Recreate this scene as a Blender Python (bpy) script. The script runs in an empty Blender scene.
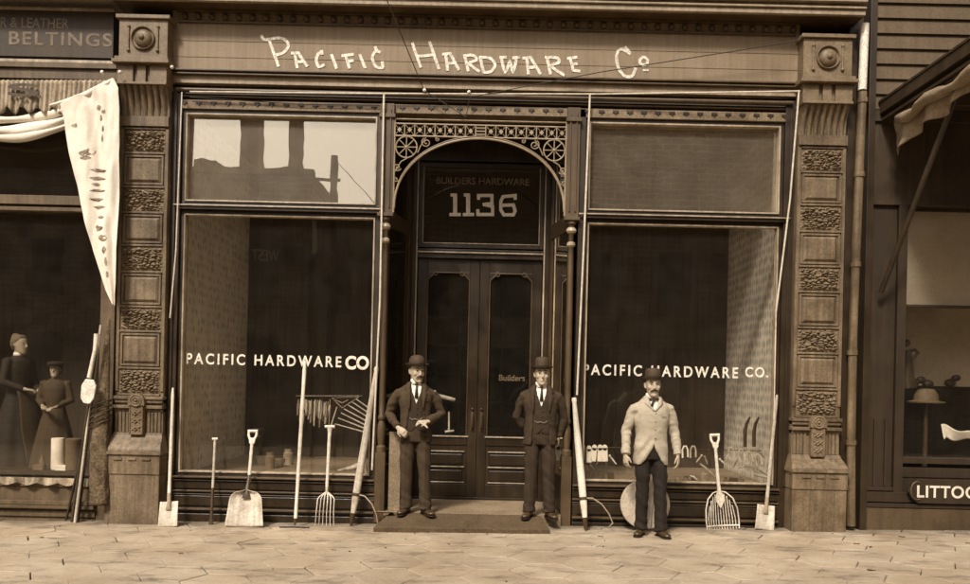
import bpy, bmesh, math, random
from mathutils import Vector, Matrix, noise, Euler
R = math.radians
random.seed(7)
scene = bpy.context.scene
C = scene.collection
# ---------------------------------------------------------------- camera model (metres; facade stands at y = 0)
TH, CX, CY, F, CAMD, CAMZ = 0.0225, 485.0, 381.0, 810.0, 9.0, 1.6
_c, _s = math.cos(TH), math.sin(TH)
def XZ(u, v, y=0.0):
    a = (u-CX)*_c+(v-CY)*_s; b = -(u-CX)*_s+(v-CY)*_c; d = y+CAMD
    return a*d/F, CAMZ-b*d/F
def PX(u, v, y=0.0):
    x, z = XZ(u, v, y); return Vector((x, y, z))
def gz(x): return 0.011*x
def G(u, v):
    """point of the sloping pavement that shows at photo pixel u, v"""
    d = 9.0
    for _ in range(8):
        a = (u-CX)*_c+(v-CY)*_s; b = -(u-CX)*_s+(v-CY)*_c
        d = (CAMZ-gz(a*d/F))*F/b
    x = a*d/F
    return Vector((x, d-CAMD, gz(x)))
# ---------------------------------------------------------------- materials
def sep(v):
    k = min(1.0, v/0.6)**0.5
    return (v, v*(0.455+0.43*k), v*(0.085+0.63*k**1.25), 1.0)
MATS = {}
def mat(name, v, rough=0.6, mott=0.25, scale=3.0, bump=0.15, bscale=60.0, spec=0.4, streak=0.0, metal=0.0, col=None, fine=0.0):
    m = bpy.data.materials.new(name); m.use_nodes = True
    nt = m.node_tree; n = nt.nodes; l = nt.links
    b = n['Principled BSDF']
    b.inputs['Roughness'].default_value = rough
    b.inputs['Specular IOR Level'].default_value = spec
    b.inputs['Metallic'].default_value = metal
    tc = n.new('ShaderNodeTexCoord')
    nz = n.new('ShaderNodeTexNoise'); nz.inputs['Scale'].default_value = scale; nz.inputs['Detail'].default_value = 8; nz.inputs['Roughness'].default_value = 0.65
    l.new(tc.outputs['Object'], nz.inputs['Vector'])
    cr = n.new('ShaderNodeValToRGB')
    lo = sep(v*(1-mott)); hi = sep(v*(1+mott))
    if col: lo = tuple(c*(1-mott) for c in col[:3])+(1,); hi = tuple(min(1, c*(1+mott)) for c in col[:3])+(1,)
    cr.color_ramp.elements[0].position = 0.32; cr.color_ramp.elements[0].color = lo
    cr.color_ramp.elements[1].position = 0.68; cr.color_ramp.elements[1].color = hi
    l.new(nz.outputs['Fac'], cr.inputs['Fac'])
    out = cr.outputs['Color']
    def mul(out, fac_socket, amt):
        mr = n.new('ShaderNodeMapRange'); mr.inputs['From Min'].default_value = 0.35; mr.inputs['From Max'].default_value = 0.65
        mr.inputs['To Min'].default_value = 1-amt; mr.inputs['To Max'].default_value = 1+amt*0.5
        l.new(fac_socket, mr.inputs['Value'])
        mx = n.new('ShaderNodeMix'); mx.data_type = 'RGBA'; mx.blend_type = 'MULTIPLY'; mx.inputs['Factor'].default_value = 1.0
        l.new(out, mx.inputs[6]); l.new(mr.outputs['Result'], mx.inputs[7])
        return mx.outputs[2]
    if streak:
        mp = n.new('ShaderNodeMapping'); mp.inputs['Scale'].default_value = (14, 14, 0.7); l.new(tc.outputs['Object'], mp.inputs['Vector'])
        sn = n.new('ShaderNodeTexNoise'); sn.inputs['Scale'].default_value = 1.6; sn.inputs['Detail'].default_value = 6; l.new(mp.outputs['Vector'], sn.inputs['Vector'])
        out = mul(out, sn.outputs['Fac'], streak)
    if fine:
        fn = n.new('ShaderNodeTexNoise'); fn.inputs['Scale'].default_value = 45; fn.inputs['Detail'].default_value = 5; l.new(tc.outputs['Object'], fn.inputs['Vector'])
        out = mul(out, fn.outputs['Fac'], fine)
    l.new(out, b.inputs['Base Color'])
    rn = n.new('ShaderNodeMapRange'); rn.inputs['To Min'].default_value = max(0.05, rough-0.15); rn.inputs['To Max'].default_value = min(1, rough+0.15)
    l.new(nz.outputs['Fac'], rn.inputs['Value']); l.new(rn.outputs['Result'], b.inputs['Roughness'])
    if bump:
        bn = n.new('ShaderNodeTexNoise'); bn.inputs['Scale'].default_value = bscale; bn.inputs['Detail'].default_value = 4; l.new(tc.outputs['Object'], bn.inputs['Vector'])
        bp = n.new('ShaderNodeBump'); bp.inputs['Strength'].default_value = bump; bp.inputs['Distance'].default_value = 0.01
        l.new(bn.outputs['Fac'], bp.inputs['Height']); l.new(bp.outputs['Normal'], b.inputs['Normal'])
    MATS[name] = m
    return m
def glass(name, fac, wav=0.02, tint=(1, 1, 1), dust_haze=0.0):
    m = bpy.data.materials.new(name); m.use_nodes = True
    nt = m.node_tree; n = nt.nodes; l = nt.links; n.clear()
    o = n.new('ShaderNodeOutputMaterial'); t = n.new('ShaderNodeBsdfTransparent'); t.inputs['Color'].default_value = (0.93*tint[0], 0.92*tint[1], 0.9*tint[2], 1)
    g = n.new('ShaderNodeBsdfGlossy'); g.inputs['Roughness'].default_value = 0.0; g.inputs['Color'].default_value = (1, 0.92, 0.78, 1)
    fr = n.new('ShaderNodeLayerWeight'); fr.inputs['Blend'].default_value = 0.12
    ad = n.new('ShaderNodeMath'); ad.operation = 'ADD'; ad.inputs[1].default_value = fac; ad.use_clamp = True
    tc = n.new('ShaderNodeTexCoord'); nz = n.new('ShaderNodeTexNoise'); nz.inputs['Scale'].default_value = 2.2; nz.inputs['Detail'].default_value = 2
    bp = n.new('ShaderNodeBump'); bp.inputs['Strength'].default_value = wav; bp.inputs['Distance'].default_value = 0.05
    l.new(tc.outputs['Object'], nz.inputs['Vector']); l.new(nz.outputs['Fac'], bp.inputs['Height']); l.new(bp.outputs['Normal'], g.inputs['Normal'])
    mx = n.new('ShaderNodeMixShader'); l.new(fr.outputs['Fresnel'], ad.inputs[0]); l.new(ad.outputs[0], mx.inputs[0])
    l.new(t.outputs[0], mx.inputs[1]); l.new(g.outputs[0], mx.inputs[2])
    # thin film of dust and rain marks; larger amounts paint haze over dark reflections
    df = n.new('ShaderNodeBsdfDiffuse'); df.inputs['Color'].default_value = sep(0.5)
    n2 = n.new('ShaderNodeTexNoise'); n2.inputs['Scale'].default_value = 5.0; n2.inputs['Detail'].default_value = 9; l.new(tc.outputs['Object'], n2.inputs['Vector'])
    mr = n.new('ShaderNodeMapRange'); mr.inputs['From Min'].default_value = 0.35; mr.inputs['From Max'].default_value = 0.8; mr.inputs['To Min'].default_value = 0.005+dust_haze; mr.inputs['To Max'].default_value = 0.012+dust_haze*1.6
    l.new(n2.outputs['Fac'], mr.inputs['Value'])
    m2 = n.new('ShaderNodeMixShader'); l.new(mr.outputs['Result'], m2.inputs[0]); l.new(mx.outputs[0], m2.inputs[1]); l.new(df.outputs[0], m2.inputs[2])
    l.new(m2.outputs[0], o.inputs[0]); MATS[name] = m
    return m
M = MATS
mat('iron_paint', 0.14, 0.6, 0.42, 2.6, 0.3, 70, streak=0.34, fine=0.22)
mat('relief_paint', 0.145, 0.55, 0.3, 4, 0.2, 90, fine=0.25)
mat('fascia_paint', 0.20, 0.65, 0.18, 1.2, 0.15, 50, streak=0.15, fine=0.08)
mat('cornice_paint', 0.27, 0.6, 0.22, 2.0, 0.2, 60, streak=0.2, fine=0.15)
mat('trim_dark', 0.025, 0.42, 0.35, 3, 0.15, 60, spec=0.5, streak=0.2)
mat('trim_mid', 0.07, 0.5, 0.3, 3, 0.15, 60, streak=0.2)
mat('bead', 0.31, 0.4, 0.3, 6, 0.1, 60, spec=0.5, streak=0.3)
mat('frieze_paint', 0.16, 0.6, 0.3, 4, 0.2, 60, fine=0.3)
mat('cast_cream', 0.25, 0.45, 0.2, 8, 0.1)
mat('door_wood', 0.022, 0.35, 0.4, 3, 0.2, 40, spec=0.5, streak=0.35)
mat('vestibule_wood', 0.035, 0.4, 0.3, 3, 0.15, 40, streak=0.3)
mat('letter_white', 0.66, 0.5, 0.12, 12, 0.05, fine=0.3)
mat('sign_white', 0.66, 0.6, 0.2, 22, 0.2, streak=0.2, fine=0.4)
mat('reflect_white', 0.85, 0.6, 0.05)
mat('letter_gold', 0.13, 0.5, 0.3, 8, 0.05, fine=0.3)
mat('letter_faint', 0.13, 0.5, 0.4, 9, 0.05)
mat('letter_number', 0.6, 0.45, 0.12, 9, 0.05)
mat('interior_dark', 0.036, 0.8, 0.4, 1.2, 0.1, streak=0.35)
mat('interior_floor', 0.20, 0.7, 0.3, 2, 0.1, streak=0.2)
mat('wood_handle', 0.46, 0.5, 0.25, 5, 0.15, 50, streak=0.35, fine=0.2)
mat('white_handle', 0.62, 0.5, 0.18, 6, 0.1, 50, streak=0.25, fine=0.15)
mat('steel_bright', 0.50, 0.45, 0.28, 7, 0.1, 50, streak=0.25, fine=0.2)
mat('steel_dull', 0.30, 0.5, 0.3, 8, 0.15, fine=0.2)
mat('steel_dark', 0.05, 0.45, 0.4, 9, 0.2)
mat('rope', 0.5, 0.8, 0.2, 20, 0.2)
mat('wire_dark', 0.02, 0.6)
mat('galvanised', 0.13, 0.45, 0.35, 4, 0.2, 30, streak=0.4, fine=0.25)
mat('mat_fibre', 0.08, 0.95, 0.25, 5, 0.6, 140, fine=0.35)
mat('step_stone', 0.2, 0.8, 0.25, 3, 0.3, fine=0.3)
mat('left_sign', 0.035, 0.6, 0.35, 3, 0.2, streak=0.2)
mat('left_trim', 0.10, 0.6, 0.3, 3, 0.2, streak=0.25, fine=0.15)
mat('dark_wood', 0.035, 0.6, 0.4, 3, 0.3, 50, streak=0.3)
mat('siding', 0.08, 0.7, 0.25, 1.5, 0.3, 50, streak=0.15, fine=0.15)
mat('right_board', 0.07, 0.65, 0.3, 2, 0.2, streak=0.15, fine=0.15)
mat('right_dark', 0.025, 0.6, 0.3, 2, 0.2, streak=0.2)
mat('shade_tan', 0.45, 0.8, 0.15, 1.5, 0.1, fine=0.1)
mat('canvas_brown', 0.24, 0.9, 0.3, 3, 0.3, 90, fine=0.2)
mat('brick_far', 0.4, 0.85, 0.2, 1.0, 0.2)
mat('brick_far_dark', 0.24, 0.85, 0.3, 0.6, 0.2)
mat('glass_far', 0.03, 0.5, 0.2, 1, 0, spec=0.3)
mat('pole_wood', 0.07, 0.9, 0.3, 2, 0.2)
mat('skin', 0.36, 0.55, 0.08, 20, 0.1, 90, spec=0.3)
mat('hair', 0.035, 0.7, 0.3, 60, 0.6, 200)
mat('hair_brown', 0.05, 0.7, 0.3, 60, 0.6, 200)
mat('hair_light', 0.15, 0.7, 0.3, 60, 0.6, 200)
mat('eye_dark', 0.012, 0.3)
mat('felt', 0.028, 0.75, 0.25, 12, 0.3, 150)
mat('felt_brown', 0.045, 0.75, 0.25, 12, 0.3, 150)
mat('coat_brown', 0.05, 0.9, 0.2, 9, 0.7, 220, fine=0.08)
mat('coat_dark', 0.04, 0.9, 0.2, 9, 0.7, 220, fine=0.08)
mat('vest_dark', 0.030, 0.85, 0.2, 9, 0.5, 220, fine=0.08)
mat('trouser_brown', 0.042, 0.9, 0.2, 9, 0.7, 200, fine=0.08)
mat('trouser_dark', 0.03, 0.9, 0.2, 9, 0.7, 200, fine=0.08)
mat('trouser_black', 0.011, 0.85, 0.2, 9, 0.5, 200)
mat('coat_grey', 0.36, 0.9, 0.08, 6, 0.5, 300, fine=0.05, col=(0.36, 0.30, 0.215))
mat('stone_pale', 0.42, 0.8, 0.2, 5, 0.3, 60, fine=0.2)
mat('sign_dark', 0.02, 0.6)
mat('shirt', 0.72, 0.7, 0.05, 9, 0.2)
mat('tie_dark', 0.02, 0.6)
mat('leather', 0.05, 0.35, 0.4, 20, 0.3, spec=0.6)
mat('metal_chain', 0.5, 0.3, 0.1, 9, 0)
mat('dress', 0.018, 0.8, 0.2, 6, 0.5, 120)
mat('apron', 0.06, 0.8, 0.2, 6, 0.5, 120)
mat('box_white', 0.8, 0.7, 0.15, 8, 0.1)
mat('box_dull', 0.15, 0.7, 0.25, 8, 0.1)
mat('bundle', 0.10, 0.9, 0.5, 9, 0.9, 40, fine=0.5)
mat('debris', 0.05, 0.8, 0.4, 20, 0.2)
mat('road', 0.20, 0.9, 0.3, 1.5, 0.5, 30, fine=0.2)
glass('plate_glass', 0.03, 0.010)
glass('transom_glass', 0.21, 0.012, dust_haze=0.085)  # heavier pale film painted in as haze, lifting the dark mirrored building
glass('transom_glass_dusty', 0.30, 0.02, dust_haze=0.05)
glass('shop_glass', 0.035, 0.02, dust_haze=0.0)
# wallpaper with a small damask repeat
def wallpaper():
    m = mat('wallpaper', 0.85, 0.85, 0.12, 2, 0.05, streak=0.1)
    nt = m.node_tree; n = nt.nodes; l = nt.links; b = n['Principled BSDF']
    src = b.inputs['Base Color'].links[0].from_socket
    tc = n.new('ShaderNodeTexCoord'); mp = n.new('ShaderNodeMapping'); mp.inputs['Scale'].default_value = (1, 12, 9)
    l.new(tc.outputs['Object'], mp.inputs['Vector'])
    vo = n.new('ShaderNodeTexVoronoi'); vo.inputs['Scale'].default_value = 1.0; vo.inputs['Randomness'].default_value = 0.35; l.new(mp.outputs['Vector'], vo.inputs['Vector'])
    mr = n.new('ShaderNodeMapRange'); mr.inputs['From Min'].default_value = 0.25; mr.inputs['From Max'].default_value = 0.55; mr.inputs['To Min'].default_value = 0.62; mr.inputs['To Max'].default_value = 1.1
    l.new(vo.outputs['Distance'], mr.inputs['Value'])
    mx = n.new('ShaderNodeMix'); mx.data_type = 'RGBA'; mx.blend_type = 'MULTIPLY'; mx.inputs['Factor'].default_value = 1
    l.new(src, mx.inputs[6]); l.new(mr.outputs['Result'], mx.inputs[7]); l.new(mx.outputs[2], b.inputs['Base Color'])
wallpaper()
def paving():
    m = mat('paving', 0.31, 0.9, 0.22, 1.1, 0.35, 45, fine=0.12)
    nt = m.node_tree; n = nt.nodes; l = nt.links; b = n['Principled BSDF']
    src = b.inputs['Base Color'].links[0].from_socket
    ge = n.new('ShaderNodeNewGeometry')
    mr = n.new('ShaderNodeMapRange'); mr.inputs['To Min'].default_value = 0.93; mr.inputs['To Max'].default_value = 1.06
    l.new(ge.outputs['Random Per Island'], mr.inputs['Value'])
    mx = n.new('ShaderNodeMix'); mx.data_type = 'RGBA'; mx.blend_type = 'MULTIPLY'; mx.inputs['Factor'].default_value = 1
    l.new(src, mx.inputs[6]); l.new(mr.outputs['Result'], mx.inputs[7])
    # dark worn blotches, drawn out along the street
    tc = n.new('ShaderNodeTexCoord'); mp = n.new('ShaderNodeMapping'); mp.inputs['Scale'].default_value = (1.3, 3.5, 1); l.new(tc.outputs['Object'], mp.inputs['Vector'])
    nz = n.new('ShaderNodeTexNoise'); nz.inputs['Scale'].default_value = 1.6; nz.inputs['Detail'].default_value = 10; nz.inputs['Roughness'].default_value = 0.7; l.new(mp.outputs['Vector'], nz.inputs['Vector'])
    m2 = n.new('ShaderNodeMapRange'); m2.inputs['From Min'].default_value = 0.52; m2.inputs['From Max'].default_value = 0.68; m2.inputs['To Min'].default_value = 1; m2.inputs['To Max'].default_value = 0.38
    l.new(nz.outputs['Fac'], m2.inputs['Value'])
    m3 = n.new('ShaderNodeMix'); m3.data_type = 'RGBA'; m3.blend_type = 'MULTIPLY'; m3.inputs['Factor'].default_value = 1
    l.new(mx.outputs[2], m3.inputs[6]); l.new(m2.outputs['Result'], m3.inputs[7]); 
    # trodden dirt gathered in a ragged band at the foot of the wall
    sx = n.new('ShaderNodeSeparateXYZ'); l.new(tc.outputs['Object'], sx.inputs[0])
    n3 = n.new('ShaderNodeTexNoise'); n3.inputs['Scale'].default_value = 3.5; n3.inputs['Detail'].default_value = 8; l.new(tc.outputs['Object'], n3.inputs['Vector'])
    ad = n.new('ShaderNodeMath'); ad.operation = 'MULTIPLY_ADD'; ad.inputs[1].default_value = 1.5; l.new(n3.outputs['Fac'], ad.inputs[0]); l.new(sx.outputs['Y'], ad.inputs[2])
    m4 = n.new('ShaderNodeMapRange'); m4.inputs['From Min'].default_value = 0.25; m4.inputs['From Max'].default_value = 0.75; m4.inputs['To Min'].default_value = 1; m4.inputs['To Max'].default_value = 0.5
    l.new(ad.outputs[0], m4.inputs['Value'])
    m5 = n.new('ShaderNodeMix'); m5.data_type = 'RGBA'; m5.blend_type = 'MULTIPLY'; m5.inputs['Factor'].default_value = 1
    l.new(m3.outputs[2], m5.inputs[6]); l.new(m4.outputs['Result'], m5.inputs[7]); l.new(m5.outputs[2], b.inputs['Base Color'])
paving()
def brick(name, base, mortar):
    m = mat(name, base, 0.9, 0.15, 1)
    nt = m.node_tree; n = nt.nodes; l = nt.links; b = n['Principled BSDF']
    tc = n.new('ShaderNodeTexCoord'); sx = n.new('ShaderNodeSeparateXYZ'); cb = n.new('ShaderNodeCombineXYZ'); l.new(tc.outputs['Object'], sx.inputs[0])
    l.new(sx.outputs['X'], cb.inputs['X']); l.new(sx.outputs['Z'], cb.inputs['Y'])
    bt = n.new('ShaderNodeTexBrick'); bt.inputs['Scale'].default_value = 1.0; bt.inputs['Brick Width'].default_value = 0.5; bt.inputs['Row Height'].default_value = 0.2; bt.inputs['Mortar Size'].default_value = 0.02
    bt.inputs['Color1'].default_value = sep(base); bt.inputs['Color2'].default_value = sep(base*0.7); bt.inputs['Mortar'].default_value = sep(mortar)
    l.new(cb.outputs[0], bt.inputs['Vector']); l.new(bt.outputs['Color'], b.inputs['Base Color'])
brick('brick_wall_far', 0.24, 0.34)
def cloth_print():
    m = mat('awning_cloth', 0.66, 0.9, 0.08, 5, 0.3, 120, fine=0.06)
    nt = m.node_tree; n = nt.nodes; l = nt.links; b = n['Principled BSDF']
    l.new(n.new('ShaderNodeTexCoord').outputs['Object'], n['Noise Texture'].inputs['Vector'])
cloth_print()
mat('print_dark', 0.24, 0.9, 0.6, 14, 0.2, fine=0.4)
mat('valance_cloth', 0.32, 0.9, 0.25, 6, 0.3, 120, streak=0.5, fine=0.2)
# ---------------------------------------------------------------- mesh builder
class MB:
    def __init__(s): s.v = []; s.f = []
    def add(s, v, f):
        k = len(s.v); s.v += [tuple(p) for p in v]; s.f += [tuple(i+k for i in q) for q in f]; return s
    def box(s, x0, x1, y0, y1, z0, z1, mtx=None):
        if x0 > x1: x0, x1 = x1, x0
        if y0 > y1: y0, y1 = y1, y0
        if z0 > z1: z0, z1 = z1, z0
        p = [Vector(q) for q in ((x0,y0,z0),(x1,y0,z0),(x1,y1,z0),(x0,y1,z0),(x0,y0,z1),(x1,y0,z1),(x1,y1,z1),(x0,y1,z1))]
        if mtx: p = [mtx@q for q in p]
        return s.add(p, [(0,3,2,1),(4,5,6,7),(0,1,5,4),(1,2,6,5),(2,3,7,6),(3,0,4,7)])
    def tube(s, pts, r, n=10, flat=None, up=None):
        pts = [Vector(p) for p in pts]; N = len(pts)
        if not isinstance(r, (list, tuple)): r = [r]*N
        t0 = (pts[1]-pts[0]).normalized()
        nrm = up or (Vector((0,1,0)) if abs(t0.y) < 0.9 else Vector((1,0,0)))
        nrm = Vector(nrm); V = []
        for i, p in enumerate(pts):
            t = ((pts[min(i+1,N-1)]-p).normalized() if i < N-1 else Vector())+((p-pts[i-1]).normalized() if i else Vector())
            t.normalize(); nrm = (nrm-t*nrm.dot(t)).normalized(); bi = t.cross(nrm)
            ra = r[i] if isinstance(r[i], (tuple, list)) else (r[i], r[i])
            for k in range(n):
                a = 2*math.pi*k/n; V.append(p+nrm*math.cos(a)*ra[1]+bi*math.sin(a)*ra[0])
        Fc = [(i*n+k, i*n+(k+1)%n, (i+1)*n+(k+1)%n, (i+1)*n+k) for i in range(N-1) for k in range(n)]
        V += [pts[0], pts[-1]]; e = N*n
        Fc += [(e, (k+1)%n, k) for k in range(n)]+[(e+1, (N-1)*n+k, (N-1)*n+(k+1)%n) for k in range(n)]
        return s.add(V, Fc)
    def lathe(s, prof, c=(0,0,0), n=24, sx=1, sy=1, mtx=None):
        c = Vector(c); V = []
        for r, z in prof:
            for k in range(n):
                a = 2*math.pi*k/n; p = Vector((r*math.cos(a)*sx, r*math.sin(a)*sy, z)); V.append((mtx@p if mtx else p)+c)
        N = len(prof)
        Fc = [(i*n+k, i*n+(k+1)%n, (i+1)*n+(k+1)%n, (i+1)*n+k) for i in range(N-1) for k in range(n)]
        Fc += [tuple(range(n))[::-1], tuple((N-1)*n+k for k in range(n))]
        return s.add(V, Fc)
    def prism(s, poly, y0, y1):
        n = len(poly)
        A = sum(poly[i][0]*poly[(i+1)%n][1]-poly[(i+1)%n][0]*poly[i][1] for i in range(n))
        if A < 0: poly = poly[::-1]
        V = [(x, y0, z) for x, z in poly]+[(x, y1, z) for x, z in poly]
        return s.add(V, [tuple(range(n)), tuple(range(2*n-1, n-1, -1))]+[(i, i+n, (i+1)%n+n, (i+1)%n) for i in range(n)])
    def grid(s, fn, nu, nv):
        V = [fn(i/nu, j/nv) for j in range(nv+1) for i in range(nu+1)]
        return s.add(V, [(j*(nu+1)+i, j*(nu+1)+i+1, (j+1)*(nu+1)+i+1, (j+1)*(nu+1)+i) for j in range(nv) for i in range(nu)])
    def loft(s, rings):
        n = len(rings[0]); N = len(rings); V = [p for r in rings for p in r]
        Fc = [(i*n+k, i*n+(k+1)%n, (i+1)*n+(k+1)%n, (i+1)*n+k) for i in range(N-1) for k in range(n)]
        Fc += [tuple(range(n))[::-1], tuple((N-1)*n+k for k in range(n))]
        return s.add(V, Fc)
    def ball(s, c, r, n=12, m=8):
        if not isinstance(r, (tuple, list)): r = (r, r, r)
        c = Vector(c); rings = []
        for j in range(m+1):
            ph = math.pi*(j/m-0.5); ph = max(-1.5, min(1.5, ph))
            rings.append([c+Vector((math.cos(ph)*math.cos(2*math.pi*k/n)*r[0], math.cos(ph)*math.sin(2*math.pi*k/n)*r[1], math.sin(ph)*r[2])) for k in range(n)])
        return s.loft(rings)
    def stroke(s, pts, w, y, t=0.004):
        """flat painted or cut stroke in a plane facing the street"""
        n = len(pts); L = []; Rr = []
        for i, p in enumerate(pts):
            d1 = Vector(pts[i])-Vector(pts[i-1]) if i else Vector(pts[1])-Vector(pts[0])
            d2 = Vector(pts[i+1])-Vector(pts[i]) if i < n-1 else d1
            d1.normalize(); d2.normalize(); m_ = d1+d2
            if m_.length < 0.3: m_ = d2
            m_.normalize(); nn = Vector((-m_.y, m_.x)); k = 1/max(0.55, nn.dot(Vector((-d1.y, d1.x))))
            L.append(Vector(p)+nn*w/2*k); Rr.append(Vector(p)-nn*w/2*k)
        for i in range(n-1):
            s.add([(Rr[i].x,y,Rr[i].y),(Rr[i+1].x,y,Rr[i+1].y),(L[i+1].x,y,L[i+1].y),(L[i].x,y,L[i].y),
                   (Rr[i].x,y-t,Rr[i].y),(Rr[i+1].x,y-t,Rr[i+1].y),(L[i+1].x,y-t,L[i+1].y),(L[i].x,y-t,L[i].y)],
                  [(4,5,6,7),(0,1,5,4),(2,3,7,6)]+([(3,0,4,7)] if i == 0 else [])+([(1,2,6,5)] if i == n-2 else []))
        return s
    def build(s, name, m, parent=None, smooth=False, bevel=0, solid=0, sub=0):
        me = bpy.data.meshes.new(name); me.from_pydata(s.v, [], s.f); me.update()
        return link(name, me, m, parent, smooth, bevel, solid, sub)
def basis(o): return o.matrix_basis.copy()
def world(o): return (world(o.parent)@o.matrix_parent_inverse if o.parent else Matrix())@basis(o)
def link(name, me, m, parent=None, smooth=False, bevel=0, solid=0, sub=0):
    o = bpy.data.objects.new(name, me); C.objects.link(o)
    if isinstance(m, str): m = M[m]
    if m and not me.materials: me.materials.append(m)
    if smooth:
        me.polygons.foreach_set('use_smooth', [True]*len(me.polygons))
        if smooth != 'all':
            try: me.set_sharp_from_angle(angle=R(38))
            except Exception: pass
    if solid:
        k = o.modifiers.new('Solidify', 'SOLIDIFY'); k.thickness = solid; k.offset = 0
    if bevel:
        k = o.modifiers.new('Bevel', 'BEVEL'); k.width = bevel; k.segments = 2; k.limit_method = 'ANGLE'
    if sub:
        k = o.modifiers.new('Sub', 'SUBSURF'); k.levels = sub; k.render_levels = sub
    if parent:
        o.parent = parent; o.matrix_parent_inverse = world(parent).inverted()
    return o
def thing(name, label, cat, loc=(0,0,0), group=None):
    o = bpy.data.objects.new(name, None); C.objects.link(o); o.location = loc; o.empty_display_size = 0.1
    return tag(o, label, cat, group)
def tag(o, label, cat, group=None, kind=None):
    o['label'] = label; o['category'] = cat
    if group: o['group'] = group
    if kind: o['kind'] = kind
    return o
def struct(o, kind='structure'):
    o['kind'] = kind; return o
def copy_part(src, parent, shift):
    """copy a part and its sub-parts, moved by shift"""
    c = src.copy(); C.objects.link(c); c.parent = parent; c.matrix_basis = Matrix.Translation(Vector(shift))@src.matrix_basis
    for g in list(src.children):
        d = g.copy(); C.objects.link(d); d.parent = c
    return c
def text(name, body, x, z, y, h, m, parent, width=None, bold=0.0, depth=0.003, slant=0.0, back=False, spacing=1.0):
    cu = bpy.data.curves.new(name, 'FONT'); cu.body = body; cu.size = 1.0; cu.align_x = 'CENTER'; cu.offset = bold; cu.extrude = 0.01; cu.space_character = spacing; cu.shear = slant
    t = bpy.data.objects.new('tmp', cu); C.objects.link(t); bpy.context.view_layer.update()
    me = bpy.data.meshes.new_from_object(t.evaluated_get(bpy.context.evaluated_depsgraph_get()))
    bpy.data.objects.remove(t); me.name = name
    xs = [p.co.x for p in me.vertices]; ys = [p.co.y for p in me.vertices]
    w = max(xs)-min(xs); hh = max(ys)-min(ys); kx = (width/w if width else h/hh); kz = h/hh; cx = (max(xs)+min(xs))/2; cy = (max(ys)+min(ys))/2
    sg = -1 if back else 1
    for p in me.vertices:
        a, b_, c_ = p.co.x-cx, p.co.y-cy, p.co.z
        p.co = (x+sg*a*kx, y-sg*c_/0.01*depth, z+b_*kz)
    me.materials.clear()
    return link(name, me, m, parent)
# ================================================================ HARDWARE STORE
store = thing('hardware_store', 'dark painted cast iron shop front with arched doorway and lettered fascia above two show windows', 'shop building', (-0.1, 0, 0))
XL0, XL1, XR0, XR1 = -3.39, -1.28, 1.12, 3.23        # panes of the two show windows
CLX, CRX = -1.145, 0.925                             # colonnettes beside the doorway
ZS, ZL1, ZT0, ZT1 = 0.52, 3.385, 3.55, 4.51          # sill, top of lower pane, transom pane

def relief_panel(w, h, seed):
    """worm-grained cast panel: real relief"""
    nu, nv = 84, max(30, int(84*h/w)); rnd = Vector((seed*3.1, seed*1.7, 0))
    def fn(a, b):
        x, z = (a-0.5)*w, (b-0.5)*h
        q2 = Vector((x*17+z*16, z*30-x*9, 0))+rnd
        d = noise.voronoi(q2)[0]; k = min(1.0, max(0.0, (d[1]-d[0])-0.06)*3.6)
        e = min(1, min(a, 1-a)*14)*min(1, min(b, 1-b)*8)
        return (x, -0.034*(k**0.8)*e, z)
    return MB().grid(fn, nu, nv)

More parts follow.
